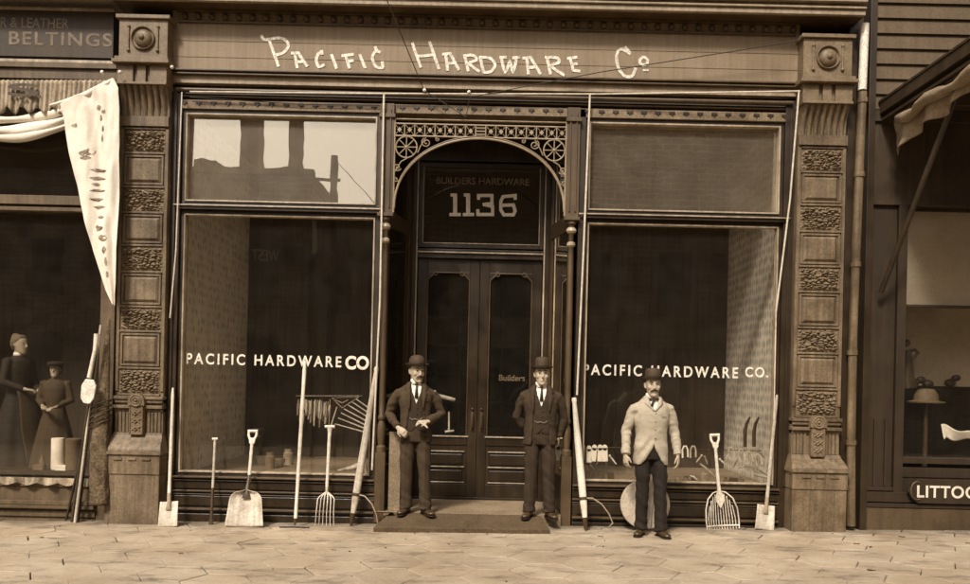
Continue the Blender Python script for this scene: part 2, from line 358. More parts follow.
def pilaster(xc, wd, zbase, tex, side):
    """tex: list of (z0, z1) carved bands from top down; side = direction the shop window lies"""
    b = MB(); h = wd/2
    zb_top = 0.60
    b.box(xc-h, xc+h, -0.06, 0.30, 0.55, 4.56)                       # shaft
    b.box(xc-h, xc-h+0.035, -0.075, -0.058, 1.40, 4.30); b.box(xc+h-0.035, xc+h, -0.075, -0.058, 1.40, 4.30)
    for z0, z1 in tex: 
        b.box(xc-h+0.035, xc+h-0.035, -0.080, -0.059, z0-0.030, z0-0.008); b.box(xc-h+0.035, xc+h-0.035, -0.080, -0.059, z1+0.008, z1+0.030)
    root = b.build('pilaster', 'iron_paint', store, bevel=0.004)
    # cap: fluted bracket, block, ledges, rosette block
    f = MB(); zt = tex[0][1]+0.05
    def prof(t):  # concave sweep outwards
        return -0.065-0.105*(t**2.2)
    zf0, zf1 = zt+0.10, zt+0.41
    for k in range(7):
        xa = xc-h+0.015+(wd-0.03)*k/7; xb = xa+(wd-0.03)/7-0.016
        rings = []
        for j in range(9):
            t = j/8; y = prof(t); z = zf0+(zf1-zf0)*t
            n_ = 6; ring = [(xa+(xb-xa)*q/n_, y-0.022*math.sin(math.pi*q/n_), z) for q in range(n_+1)]+[(xb, 0.0, z), (xa, 0.0, z)]
            ring = [Vector(p) for p in ring]; rings.append(ring)
        f.loft(rings)
    rr = [[Vector((xc-h+0.005, prof(j/8)+0.012, zf0+(zf1-zf0)*j/8)), Vector((xc+h-0.005, prof(j/8)+0.012, zf0+(zf1-zf0)*j/8)), Vector((xc+h-0.005, 0.01, zf0+(zf1-zf0)*j/8)), Vector((xc-h+0.005, 0.01, zf0+(zf1-zf0)*j/8))] for j in range(9)]
    f.loft(rr)
    f.box(xc-h-0.002, xc+h+0.002, -0.10, 0.02, zt-0.01, zf0-0.002)
    f.build('fluted_bracket', 'iron_paint', root, smooth=True)
    g = MB(); z = zf1
    g.box(xc-h-0.01, xc+h+0.01, -0.205, 0.02, z+0.002, z+0.028)
    for a, c_ in ((-h-0.005, -0.36*h), (-0.20*h, 0.16*h), (0.32*h, h+0.005)):  # block cut by two slots
        g.box(xc+a, xc+c_, -0.185, 0.01, z+0.030, z+0.22)
    g.box(xc-h-0.003, xc+h+0.003, -0.150, 0.01, z+0.029, z+0.222)
    g.box(xc-h-0.045, xc+h+0.045, -0.245, 0.02, z+0.224, z+0.262)
    g.box(xc-h-0.025, xc+h+0.025, -0.215, 0.02, z+0.264, z+0.300)
    zr = z+0.302
    g.box(xc-h, xc+h, -0.165, 0.02, zr, zr+0.42)
    for sx in (-1, 1):
        g.tube([(xc+sx*h*0.60, -0.172, zr+0.08), (xc+sx*h*0.60, -0.172, zr+0.34)], 0.012, 8)
        g.ball((xc+sx*h*0.60, -0.172, zr+0.08), 0.02, 8, 6); g.ball((xc+sx*h*0.60, -0.172, zr+0.34), 0.02, 8, 6)
    g.box(xc-h-0.03, xc+h+0.03, -0.195, 0.02, zr+0.422, zr+0.462)
    g.build('cap_block', 'relief_paint', root, bevel=0.004)
    mt = Matrix.Rotation(R(90), 4, 'X')
    q = MB(); q.lathe([(0.128, 0), (0.128, 0.022), (0.122, 0.028), (0.116, 0.022), (0.112, 0.002), (0.098, 0.001), (0.090, 0.022), (0.070, 0.040), (0.045, 0.048), (0.032, 0.050), (0.030, 0.058), (0.018, 0.068), (0.004, 0.072)], (xc, -0.166, zr+0.21), 32, mtx=mt)
    q.build('rosette', 'relief_paint', root, smooth=True)
    # carved bands and raised panels between them
    pm = None
    for k, (z0, z1) in enumerate(tex):
        o = relief_panel(wd-0.085, z1-z0, k+xc).build('carved_band', 'relief_paint', root, smooth='all')
        o.matrix_basis = Matrix.Translation((xc, -0.062, (z0+z1)/2))@o.matrix_basis
        if k < len(tex)-1:
            za, zb = tex[k+1][1]+0.042, z0-0.042; p = MB(); x0, x1 = xc-h+0.05, xc+h-0.05
            p.box(x0, x1, -0.078, -0.058, zb-0.022, zb); p.box(x0, x1, -0.078, -0.058, za, za+0.022)
            p.box(x0, x0+0.022, -0.078, -0.058, za+0.0225, zb-0.0225); p.box(x1-0.022, x1, -0.078, -0.058, za+0.0225, zb-0.0225)
            p.add([(x0+0.03,-0.062,za+0.03),(x1-0.03,-0.062,za+0.03),(x1-0.03,-0.062,zb-0.03),(x0+0.03,-0.062,zb-0.03),
                   (x0+0.055,-0.082,za+0.055),(x1-0.055,-0.082,za+0.055),(x1-0.055,-0.082,zb-0.055),(x0+0.055,-0.082,zb-0.055)],
                  [(4,5,6,7),(0,1,5,4),(1,2,6,5),(2,3,7,6),(3,0,4,7)])
            p.build('raised_panel', 'iron_paint', root, bevel=0.003)
    # lower bracket with carved tongue, spreading to the plinth
    L = MB(); zt = tex[-1][0]-0.035
    L.box(xc-h-0.012, xc+h+0.012, -0.105, 0.01, zt-0.035, zt); L.box(xc-h, xc+h, -0.088, 0.01, zt-0.075, zt-0.037)
    L.box(xc-h-0.008, xc+h+0.008, -0.112, 0.01, zt-0.135, zt-0.100); L.box(xc-h, xc+h, -0.078, 0.01, zt-0.175, zt-0.137)
    zf1, zf0 = zt-0.178, zt-0.40
    for k in range(13):
        if 4 <= k <= 8: continue
        xa = xc-h+0.01+(wd-0.02)*k/13; xb = xa+(wd-0.02)/13-0.008
        L.box(xa, xb, -0.080, -0.058, zf0, zf1)
    rr = []
    for j in range(9):                                   # ogee base
        t = j/8; y = -0.085-0.13*(0.5-0.5*math.cos(math.pi*t)); zz = zf0-0.002-(zf0-0.63)*t*0.62; e = 0.045*t
        rr.append([Vector((xc-h-e, y, zz)), Vector((xc+h+e, y, zz)), Vector((xc+h+e, 0.25, zz)), Vector((xc-h-e, 0.25, zz))])
    L.loft(rr[::-1]); zz = rr[-1][0].z
    L.box(xc-h-0.05, xc+h+0.05, -0.235, 0.25, zz-0.035, zz-0.001)
    L.box(xc-h-0.035, xc+h+0.035, -0.215, 0.25, 0.50, zz-0.037)
    for k in (-1, 0, 1): L.box(xc+k*0.155-0.045, xc+k*0.155+0.045, -0.228, -0.214, zz-0.095, zz-0.070)
    L.build('lower_bracket', 'iron_paint', root, bevel=0.004)
    T = MB(); tw = 0.085
    arc = [(xc+tw*1.05*math.cos(a), zt-0.055+tw*1.05*math.sin(a)) for a in [R(i*15) for i in range(13)]]
    T.prism([(xc-tw*1.05, zt-0.10), (xc+tw*1.05, zt-0.10)]+arc, -0.150, -0.06)
    T.prism([(xc-tw*0.88, zf0-0.02), (xc+tw*0.88, zf0-0.02), (xc+tw*0.88, zt-0.102), (xc-tw*0.88, zt-0.102)], -0.135, -0.06)
    def carve(x, z, r):
        T.tube([(x+r*math.cos(R(a)), -0.150, z+r*math.sin(R(a))) for a in range(0, 361, 30)], 0.008, 6)
    carve(xc, zt-0.045, 0.062); carve(xc, zt-0.045, 0.034); T.ball((xc, -0.152, zt-0.045), 0.016, 8, 6)
    for i in range(3):
        z_ = zt-0.155-i*0.085
        T.tube([(xc-0.05, -0.137, z_), (xc-0.01, -0.143, z_-0.05), (xc+0.05, -0.137, z_-0.005)], 0.009, 6)
        T.tube([(xc-0.045, -0.137, z_-0.045), (xc, -0.142, z_-0.012), (xc+0.045, -0.137, z_-0.05)], 0.008, 6)
    for sx in (-1, 1): T.tube([(xc+sx*tw*0.8, -0.137, zf0-0.01), (xc+sx*tw*0.8, -0.137, zt-0.12)], 0.008, 6)
    T.build('carved_tongue', 'relief_paint', root, smooth=True)
    P = MB(); P.box(xc-h-0.03, xc+h+0.03, -0.205, 0.25, zbase, 0.498)
    P.build('plinth', 'iron_paint', root, bevel=0.006)
    return root
texL = [(XZ(145, b)[1], XZ(145, a)[1]) for a, b in ((132,153),(190,212),(248,271),(309,330),(370,393))]
texR = [(XZ(820, b)[1], XZ(820, a)[1]) for a, b in ((151,172),(208,231),(269,291),(330,352),(391,415))]
pilaster(-3.81, 0.53, -0.10, texL, 1)
pilaster(3.66, 0.53, -0.02, texR, -1)
# side returns and posts
def part(name, m, bevel=0.003, **k):
    def deco(fn):
        b = MB(); fn(b); return b.build(name, m, store, bevel=bevel, **k)
    return deco
for x0, x1, xs in ((-3.545, XL0-0.055, -3.50), (XR1+0.055, 3.395, 3.345)):
    b = MB(); b.box(x0, x1, 0.02, 0.30, 0.0, 4.80); b.box(xs-0.012, xs+0.012, 0.0, 0.021, 0.5, 4.66); b.build('side_post', 'trim_dark', store, bevel=0.003)
for x0, x1 in ((-1.222, -1.072), (0.852, 0.995)):
    @part('door_post', 'trim_mid')
    def _(b):
        b.box(x0, x1, -0.01, 0.12, 3.44, 4.66)
        b.box(x0+0.03, x0+0.045, -0.025, -0.0105, 3.5, 4.6); b.box(x1-0.045, x1-0.03, -0.025, -0.0105, 3.5, 4.6)
        b.box(x0-0.015, x1+0.015, -0.035, 0.125, 3.405, 3.4395); b.box(x0-0.015, x1+0.015, -0.035, 0.125, 4.50, 4.54)
for q in ((XL1+0.055, -1.195, -1.224, 0), (1.00, XR0-0.055, 0.997, 1)):
    b = MB(); b.box(q[0], q[1], 0.03, 0.20, 0.0, 3.404); b.box(q[2] if q[3] else q[0], q[1] if q[3] else q[2], 0.03, 0.20, 3.4045, 4.66); b.build('mullion_post', 'trim_dark', store, bevel=0.003)
for x in (CLX, CRX):
    b = MB()
    b.lathe([(0.055,3.40),(0.055,3.37),(0.035,3.355),(0.033,3.33),(0.052,3.31),(0.056,3.29),(0.040,3.265),(0.028,3.24),(0.026,3.17),(0.045,3.155),(0.045,3.13),(0.030,3.11),(0.032,3.0),(0.036,2.2),(0.036,1.5),(0.033,1.2),(0.045,1.18),(0.045,1.15),(0.03,1.13),(0.045,1.08),(0.048,1.0),(0.036,0.86),(0.055,0.84),(0.055,0.78)], (x, 0.035, 0), 20)
    b.box(x-0.055, x+0.055, -0.02, 0.09, 0.0, 0.779)
    o = b.build('colonnette', 'trim_mid', store, smooth=True)
    for pf in ([(0.040,3.33),(0.056,3.308),(0.058,3.29),(0.042,3.265)], [(0.030,3.172),(0.048,3.155),(0.048,3.13),(0.031,3.11)]):
        c = MB(); c.lathe(pf, (x, 0.035, 0), 20); c.build('capital_ring', 'bead', o, smooth=True)
    continue
    c = MB(); c.lathe([(0.040,3.33),(0.056,3.308),(0.058,3.29),(0.042,3.265)], (x, 0.035, 0), 20); c.lathe([(0.030,3.172),(0.048,3.155),(0.048,3.13),(0.031,3.11)], (x, 0.035, 0), 20)
    c.build('capital_ring', 'bead', o, smooth=True)
# ---- windows of the front
def framed(name, x0, x1, z0, z1, gm, y=0.12, fr=0.055, mould=True):
    b = MB()
    def ring(b, a, c, t, ya, yb):
        b.box(x0-c, x1+c, ya, yb, z1+a, z1+c); b.box(x0-c, x1+c, ya, yb, z0-c, z0-a)
        b.box(x0-c, x0-a, ya, yb, z0-a+0.0002, z1+a-0.0002); b.box(x1+a, x1+c, ya, yb, z0-a+0.0002, z1+a-0.0002)
    ring(b, 0.014, fr-0.001, 0, y-0.06, y+0.05)
    o = b.build(name, 'trim_dark', store, bevel=0.004)
    c = MB(); ring(c, -0.004, 0.0135, 0, y-0.075, y+0.01); c.build('bead', 'bead', o, bevel=0.003)
    g = MB(); g.box(x0-0.006, x1+0.006, y+0.011, y+0.017, z0-0.006, z1+0.006); g.build('glass', gm, o)
    return o
wl = framed('show_window', XL0, XL1, ZS, ZL1, 'plate_glass'); wr = framed('show_window', XR0, XR1, ZS, ZL1, 'plate_glass')
wl['label'] = 'left show window of the hardware store'; wr['label'] = 'right show window of the hardware store'
tl = framed('transom_window', XL0, XL1, ZT0, ZT1, 'transom_glass'); tr = framed('transom_window', XR0, XR1, ZT0, ZT1, 'transom_glass_dusty')
for x0, x1, xx0, xx1 in ((XL0-0.054, XL1+0.054, -3.50, -1.20), (XR0-0.054, XR1+0.054, 1.0, 3.35)):
    b = MB(); b.box(x0, x1, 0.0, 0.2, ZL1+0.0555, ZT0-0.0555); tb = b.build('transom_bar', 'trim_dark', store, bevel=0.003)
    b = MB(); b.box(xx0, xx1, -0.022, -0.0005, ZT0-0.075, ZT0-0.062); b.build('bead', 'bead', tb, bevel=0.003)
# window lettering
def letters(win, t, u0, u1, v, h):
    xa, z = XZ(u0, v[0], 0.13); xb, z2 = XZ(u1, v[1], 0.13)
    o = text('window_lettering', t, (xa+xb)/2, (z+z2)/2, 0.124, h, 'letter_white', win, width=xb-xa, bold=0.020, depth=0.0015, spacing=1.38)
letters(wl, 'PACIFIC HARDWARE', 186.5, 341.5, (359, 361.5), 0.125)
letters(wr, 'PACIFIC HARDWARE', 583, 738, (370, 372.5), 0.125)
xa, z = XZ(345.5, 363, 0.13); xb, _z = XZ(369, 363, 0.13)
text('window_lettering', 'CO', (xa+xb)/2, z+0.005, 0.124, 0.155, 'letter_white', wl, width=xb-xa, bold=0.035, depth=0.0015)
xa, z = XZ(745, 372, 0.13); xb, _z = XZ(768, 372, 0.13)
text('window_lettering', 'CO.', (xa+xb)/2, z, 0.124, 0.115, 'letter_white', wr, width=xb-xa, bold=0.02, depth=0.0015, spacing=1.2)
# ---- frieze with dentils
for x0, x1, m_ in ((-3.50, -1.225, 'frieze_paint'), (-1.07, 0.85, 'frieze_paint'), (0.998, 3.35, 'frieze_paint')):
    b = MB(); b.box(x0, x1, 0.03, 0.2, 4.567, 4.665)
    n_ = round((x1-x0)/0.157)
    o = b.build('frieze', m_, store, bevel=0.003)
    for_d = MB()
    for k in range(n_):
        xx = x0+(k+0.5)*(x1-x0)/n_
        for_d.prism([(xx-0.032, 4.645), (xx+0.032, 4.645), (xx+0.032, 4.622), (xx+0.012, 4.622), (xx, 4.598), (xx-0.012, 4.622), (xx-0.032, 4.622)], 0.018, 0.0295)
    for_d.build('drop_ornament', 'trim_dark', o)
@part('lintel', 'trim_dark')
def _(b):
    b.box(-3.545, 3.395, 0.08, 0.28, 4.8005, 4.84)
    b.box(-3.50, 3.35, 0.10, 0.28, 4.666, 4.80)
@part('lintel_moulding', 'trim_mid')
def _(b):
    b.box(-3.50, 3.35, 0.03, 0.0995, 4.70, 4.716); b.box(-3.50, 3.35, 0.05, 0.0995, 4.735, 4.748); b.tube([(-3.5, 0.0, 4.765), (3.35, 0.0, 4.765)], 0.022, 12)
# ---- fascia
fas = MB()
fas.box(-3.56, 3.41, 0.0, 0.28, 4.84, 4.925)                          # lower band
fo = fas.build('lower_fascia', 'cornice_paint', store, bevel=0.004)
fm = MB()
fm.box(-3.56, 3.41, -0.045, 0.25, 4.9255, 4.943); fm.box(-3.56, 3.41, -0.03, 0.25, 4.9435, 4.960); fm.box(-3.56, 3.41, -0.06, 0.25, 4.9605, 4.982)
fm.build('fascia_moulding', 'trim_mid', store, bevel=0.006)
fb = MB(); fb.box(-3.56, 3.41, 0.0, 0.28, 4.9825, 5.64)
for zz in (5.13, 5.31): fb.box(-3.56, 3.41, -0.0045, -0.0005, zz, zz+0.0035)
fascia = fb.build('fascia_board', 'fascia_paint', store)
sA = lambda p: XZ(240+p[0]/3.88, p[1]/3.88, -0.004)
sB = lambda p: XZ(480+p[0]/3.88, p[1]/3.88, -0.004)
st = MB(); kk = [0]
def S(f, pts, w=0.032):
    kk[0] += 1
    if len(pts) >= 4:
        q = []; P_ = [pts[0]]+list(pts)+[pts[-1]]
        for i in range(1, len(P_)-2):
            a, b, c, d = P_[i-1:i+3]
            for k in range(4):
                t = k/4; q.append(tuple(0.5*((2*b[j])+(-a[j]+c[j])*t+(2*a[j]-5*b[j]+4*c[j]-d[j])*t*t+(-a[j]+3*b[j]-3*c[j]+d[j])*t**3) for j in (0, 1)))
        pts = q+[pts[-1]]
    st.stroke([f(p) for p in pts], w, -0.001-0.0006*(kk[0] % 4), 0.004)
def circ(cx, cy, r, a0=0, a1=360, s_=30, ry=None): return [(cx+r*math.cos(R(a)), cy+(ry or r)*math.sin(R(a))) for a in range(a0, a1+1, s_)]
for pts in ([(82,136),(98,153),(150,146),(180,158),(187,180),(168,204),(135,214)], [(112,152),(150,258)],
            [(198,206),(226,205),(262,258)], [(212,205),(222,264)], [(218,240),(246,238)],
            [(322,204),(306,207),(296,230),(306,258),(328,250)], [(316,194),(320,212)],
            [(355,210),(375,266)], [(394,216),(442,210)], [(410,214),(425,266)], [(414,238),(442,234)], [(464,210),(486,264)],
            [(546,204),(526,198),(514,224),(526,256),(552,262),(552,238)], [(524,180),(532,200)],
            [(668,165),(702,262)], [(735,160),(772,268)], [(690,218),(752,212)],
            [(784,210),(815,207),(850,272)], [(798,209),(806,274)], [(803,246),(834,243)],
            [(866,216),(905,214),(917,232),(890,246),(930,278)], [(872,216),(886,276)]): S(sA, pts)
for pts in ([(-4,222),(38,225),(58,250),(44,276),(14,281)], [(2,226),(14,282)],
            [(82,224),(98,278),(116,240),(128,278),(142,228)], [(76,222),(104,222)], [(126,224),(156,222)],
            [(165,226),(196,222),(236,288)], [(182,225),(188,288)], [(186,262),(216,260)],
            [(252,222),(298,224),(306,242),(276,256),(328,292)], [(260,224),(274,288)],
            [(338,226),(378,221)], [(350,226),(362,272),(390,276)], [(354,250),(378,247)],
            [(562,180),(582,204)], [(584,210),(552,190),(532,206),(534,254),(558,292),(590,294),(604,262)]): S(sB, pts)
S(sB, circ(635, 237, 15)); S(sB, [(632,272),(654,272)], 0.022)
st.build('sign_lettering', 'sign_white', fascia)
# ---- cornice
@part('cornice_soffit', 'trim_mid')
def _(b):
    b.box(-4.15, 4.02, -0.20, 0.3, 5.645, 5.70)
    for k in range(46):
        xx = -3.42+k*0.150
        b.lathe([(0.036, 0), (0.036, 0.02), (0.02, 0.045), (0.004, 0.05)], (xx, -0.002, 5.575), 10, mtx=Matrix.Rotation(R(90), 4, 'X'))
    b.box(-3.50, 3.36, -0.028, -0.0005, 5.505, 5.523)
    b.box(-3.50, 3.36, -0.045, -0.0005, 5.618, 5.6445)
@part('cornice', 'cornice_paint', 0.006)
def _(b):
    for y, z0, z1 in ((-0.26, 5.640, 5.695), (-0.285, 5.700, 5.722), (-0.25, 5.727, 5.757), (-0.31, 5.762, 5.795), (-0.29, 5.80, 5.832), (-0.34, 5.837, 5.90), (-0.38, 5.905, 6.0)):
        b.box(-4.15 if z0 < 5.64 else -6.6, 4.02, y, y+0.05 if z0 < 5.65 else 0.3, z0, z1)
@part('upper_wall', 'iron_paint')
def _(b): b.box(-4.15, 4.0, 0.0, 0.4, 6.0, 9.0); b.box(-4.15, 4.25, 0.3005, 0.42, 4.60, 5.999)
# ---- bulkheads
def bulk(x0, x1, zb):
    b = MB(); b.box(x0, x1, 0.05, 0.22, zb, ZS-0.0555)
    o = b.build('bulkhead', 'trim_dark', store, bevel=0.003)
    c = MB()
    for z, h_, y in ((0.463, 0.020, -0.03), (0.425, 0.012, -0.005), (0.305, 0.018, 0.0), (0.268, 0.010, 0.015), (0.105, 0.022, -0.015)):
        c.box(x0-0.002, x1+0.002, y, 0.0495, z-h_/2, z+h_/2)
    c.build('ledge', 'trim_mid', o, bevel=0.004)
    d = MB(); d.box(x0-0.001, x1+0.001, -0.005, 0.0495, zb, 0.055); d.box(x0-0.001, x1+0.001, 0.02, 0.0495, 0.33, 0.405); d.box(x0-0.001, x1+0.001, 0.025, 0.0495, 0.14, 0.25)
    d.build('panel', 'door_wood', o, bevel=0.006)
bulk(-3.44, -1.205, -0.1); bulk(1.0, 3.29, -0.03)
# ---- arch grille of cast iron
ag = MB(); yg = 0.0
Ax = lambda u, v: (lambda t: (t[0], yg, t[1]))(XZ(u, v, yg))
def Q(x, y): return Ax(380+x/4.49, 110+y/4.49)
xa, xb = -1.068, 0.848; zc0, zc1 = 4.305, 4.44
ag.tube([(xa+0.006, yg, 3.45), (xa+0.006, yg, 4.49), (xb-0.006, yg, 4.49), (xb-0.006, yg, 3.45)], 0.012, 8)
ag.tube([(xa, yg, zc0), (xb, yg, zc0)], 0.009, 8); ag.tube([(xa, yg, zc1), (xb, yg, zc1)], 0.009, 8)
nc = 17
for k in range(nc+1):
    x = xa+(xb-xa)*k/nc; ag.tube([(x, yg, zc0), (x, yg, zc1)], 0.007, 6)
for k in range(nc):
    x = xa+(xb-xa)*(k+0.5)/nc; zc = (zc0+zc1)/2
    if k == 8:
        for dz in (-0.035, 0, 0.035): ag.tube([(x-0.05, yg, zc+dz), (x+0.05, yg, zc+dz)], 0.008, 6)
        continue
    ag.prism([(x, zc-0.030), (x+0.026, zc), (x, zc+0.030), (x-0.026, zc)], yg-0.008, yg+0.008)
    for sx in (-1, 1):
        for sz in (-1, 1): ag.tube([(x+sx*0.02, yg, zc+sz*0.022), (x+sx*0.052, yg, zc+sz*0.062)], 0.0035, 5)
xm = (xa+xb)/2; aw = (xb-xa)/2-0.012; zsp = 3.50; ah = zc0-0.012-zsp
arch = [(xm+aw*math.cos(R(a)), yg, zsp+ah*math.sin(R(a))) for a in range(0, 181, 6)]
# slightly flattened head
arch = [(x, y, zsp+ah*(((z-zsp)/ah)**0.92)) if z > zsp else (x, y, z) for x, y, z in arch]
ag.tube(arch, 0.013, 8)
ag.tube([(x*1.0, y-0.012, z+0.02) for x, y, z in arch[3:-3]], 0.005, 6)
for sx in (-1, 1):
    cx_, cz_, rr_ = xm+sx*(aw-0.125), 4.18, 0.118
    ag.tube([(cx_+rr_*math.cos(R(a)), yg, cz_+rr_*math.sin(R(a))) for a in range(0, 361, 15)], 0.008, 6)
    for a in range(0, 180, 45): ag.tube([(cx_+rr_*math.cos(R(a)), yg, cz_+rr_*math.sin(R(a))), (cx_-rr_*math.cos(R(a)), yg, cz_-rr_*math.sin(R(a)))], 0.006, 6)
    ag.ball((cx_, yg, cz_), 0.02, 8, 6)
    def spiral(x, z, r, turns, a0, d=1):
        n_ = int(turns*18); return [(x+sx*r*(1-i/n_*0.85)*math.cos(R(a0+d*i*20)), yg, z+r*(1-i/n_*0.85)*math.sin(R(a0+d*i*20))) for i in range(n_+1)]
    ag.tube(spiral(xm+sx*(aw-0.345), 4.235, 0.055, 1.6, 60, -1), 0.006, 6)
    ag.tube(spiral(xm+sx*(aw-0.028), 3.955, 0.045, 1.6, 200, 1), 0.006, 6)
    ag.tube(spiral(xm+sx*(aw-0.47), 4.275, 0.025, 1.3, 60, -1), 0.005, 6)
    ag.tube(spiral(xm+sx*(aw-0.018), 3.82, 0.028, 1.3, 200, 1), 0.005, 6)
    ag.tube([(xm+sx*(aw-0.25), yg, 4.12), (xm+sx*(aw-0.28), yg, 4.19), (xm+sx*(aw-0.34), yg, 4.292)], 0.006, 6)
    ag.tube([(xm+sx*(aw-0.16), yg, 4.07), (xm+sx*(aw-0.07), yg, 4.02), (xm+sx*(aw-0.0), yg, 3.90)], 0.006, 6)
ag.build('arch_grille', 'cast_cream', store, smooth=True)
# ---- vestibule
VD = 1.0; DXL, DXR = -0.861, 0.680; ZF = 0.13
@part('vestibule_floor', 'step_stone')
def _(b): b.prism([(-1.19, -0.1), (0.995, -0.1), (0.995, 1), (-1.19, 1)], 0, 0.001) if False else b.add([(-1.09,-0.05,ZF),(0.87,-0.05,ZF),(0.87,VD+0.1,ZF),(-1.09,VD+0.1,ZF),(-1.09,-0.05,-0.05),(0.87,-0.05,-0.05),(0.87,VD+0.1,-0.05),(-1.09,VD+0.1,-0.05)], [(0,1,2,3),(4,5,1,0),(5,6,2,1),(6,7,3,2),(7,4,0,3)])
@part('vestibule_ceiling', 'vestibule_wood')
def _(b): b.box(-1.5, 1.2, 0.2, VD+0.15, 4.62, 4.66)
def vside(x0, x1, sg):
    """angled side window of the doorway, from (x0, 0.09) to (x1, 1.0)"""
    A = Vector((x0, 0.09, 0)); B = Vector((x1, VD-0.02, 0)); d = (B-A); Ln = d.length; d.normalize()
    nn = Vector((-d.y, d.x, 0))*(-sg)   # towards the doorway
    mt = Matrix(((d.x, nn.x, 0, A.x), (d.y, nn.y, 0, A.y), (0, 0, 1, 0), (0, 0, 0, 1)))
    b = MB()
    b.box(0, 0.10, -0.04, 0.0, ZF, 4.62, mt); b.box(Ln-0.13, Ln, -0.04, 0.0, ZF, 4.62, mt)
    b.box(0.1005, Ln-0.1305, -0.04, -0.005, ZF, ZS+0.02, mt); b.box(0.1005, Ln-0.1305, -0.04, -0.005, ZL1-0.05, ZT0-0.04, mt); b.box(0.1005, Ln-0.1305, -0.04, -0.005, 4.50, 4.62, mt)
    b.box(0.0, Ln, 0.0005, 0.03, ZL1+0.0, ZL1+0.04, mt)
    o = b.build('side_window', 'vestibule_wood', store, bevel=0.003)
    c = MB()
    for z in (0.463, 0.305, 0.20): c.box(0.0, Ln-0.01, 0.0005, 0.03, z-0.008, z+0.008, mt)
    c.box(Ln-0.145, Ln-0.132, 0.0005, 0.02, ZS, ZL1-0.05, mt); c.box(0.102, 0.112, 0.0005, 0.015, ZS, ZL1-0.05, mt)
    c.box(Ln-0.145, Ln-0.132, 0.0005, 0.02, ZT0, 4.5, mt)
    c.build('bead', 'trim_mid', o, bevel=0.002)
    g = MB(); g.box(0.09, Ln-0.12, -0.026, -0.020, ZS, 4.52, mt); g.build('glass', 'shop_glass', o)
vside(-1.175, DXL-0.10, -1); vside(0.955, DXR+0.10, 1)
# door frame
@part('door_frame', 'door_wood')
def _(b):
    b.box(DXL-0.12, DXL-0.001, VD-0.05, VD+0.10, ZF, 4.62); b.box(DXR+0.001, DXR+0.12, VD-0.05, VD+0.10, ZF, 4.62)
    zt0 = XZ(480, 259, VD)[1]; b.box(DXL, DXR, VD-0.05, VD+0.10, 3.10, 3.21); b.box(DXL, DXR, VD-0.05, VD+0.1, 4.30, 4.62)
    b.box(DXL, DXR, VD-0.02, VD+0.1, ZF, ZF+0.03)
@part('door_frame_bead', 'bead')
def _(b):
    for x in (DXL-0.012, DXR+0.012): b.box(x-0.009, x+0.009, VD-0.068, VD-0.0505, 0.95, 4.32)
    b.box(DXL, DXR, VD-0.075, VD-0.0505, 3.16, 3.178)
    for x in (DXL-0.105, DXR+0.105): b.box(x-0.006, x+0.006, VD-0.062, VD-0.0505, ZF+0.0, 4.32)
dt = MB()
z0, z1 = 3.235, 4.28
for a, b_, c_, d_ in ((DXL+0.002, DXL+0.05, z0, z1), (DXR-0.05, DXR-0.002, z0, z1), (DXL+0.0505, DXR-0.0505, z0, z0+0.05), (DXL+0.0505, DXR-0.0505, z1-0.05, z1)): dt.box(a, b_, VD-0.02, VD+0.04, c_, d_)
dto = dt.build('door_transom', 'door_wood', store, bevel=0.003)
g = MB(); g.box(DXL+0.045, DXR-0.045, VD+0.012, VD+0.018, z0+0.045, z1-0.045); g.build('glass', 'shop_glass', dto)
c = MB()
for a, b_, c_, d_ in ((DXL+0.05, DXL+0.058, z0+0.05, z1-0.05), (DXR-0.058, DXR-0.05, z0+0.05, z1-0.05), (DXL+0.0585, DXR-0.0585, z0+0.05, z0+0.058)): c.box(a, b_, VD-0.026, VD+0.011, c_, d_)
c.build('bead', 'bead', dto)
sN = lambda p: XZ(420+p[0]/5.84, 150+p[1]/5.84, VD)
nb = MB(); k = 0
for pts in ([(178,262),(214,262)], [(205,256),(205,386)], [(172,376),(238,376)],
            [(255,262),(290,262)], [(281,256),(281,386)], [(250,376),(316,376)],
            [(342,290),(342,265),(420,265),(420,312),(366,318)], [(374,318),(424,330),(424,376),(338,376),(338,345)],
            [(556,290),(556,265),(484,272),(472,300),(472,350),(490,378),(545,378),(556,355),(545,320),(478,322)]):
    k += 1; nb.stroke([sN(p) for p in pts], 0.050 if k in (2, 5) else 0.040, VD+0.004-0.0007*(k % 3), 0.003)
nb.build('street_number', 'letter_number', dto)
x_, z_ = XZ(483, 181, VD); text('painted_lettering', 'BUILDERS HARDWARE', x_, z_, VD+0.009, 0.085, 'letter_faint', dto, width=1.15, bold=0.01, depth=0.001)
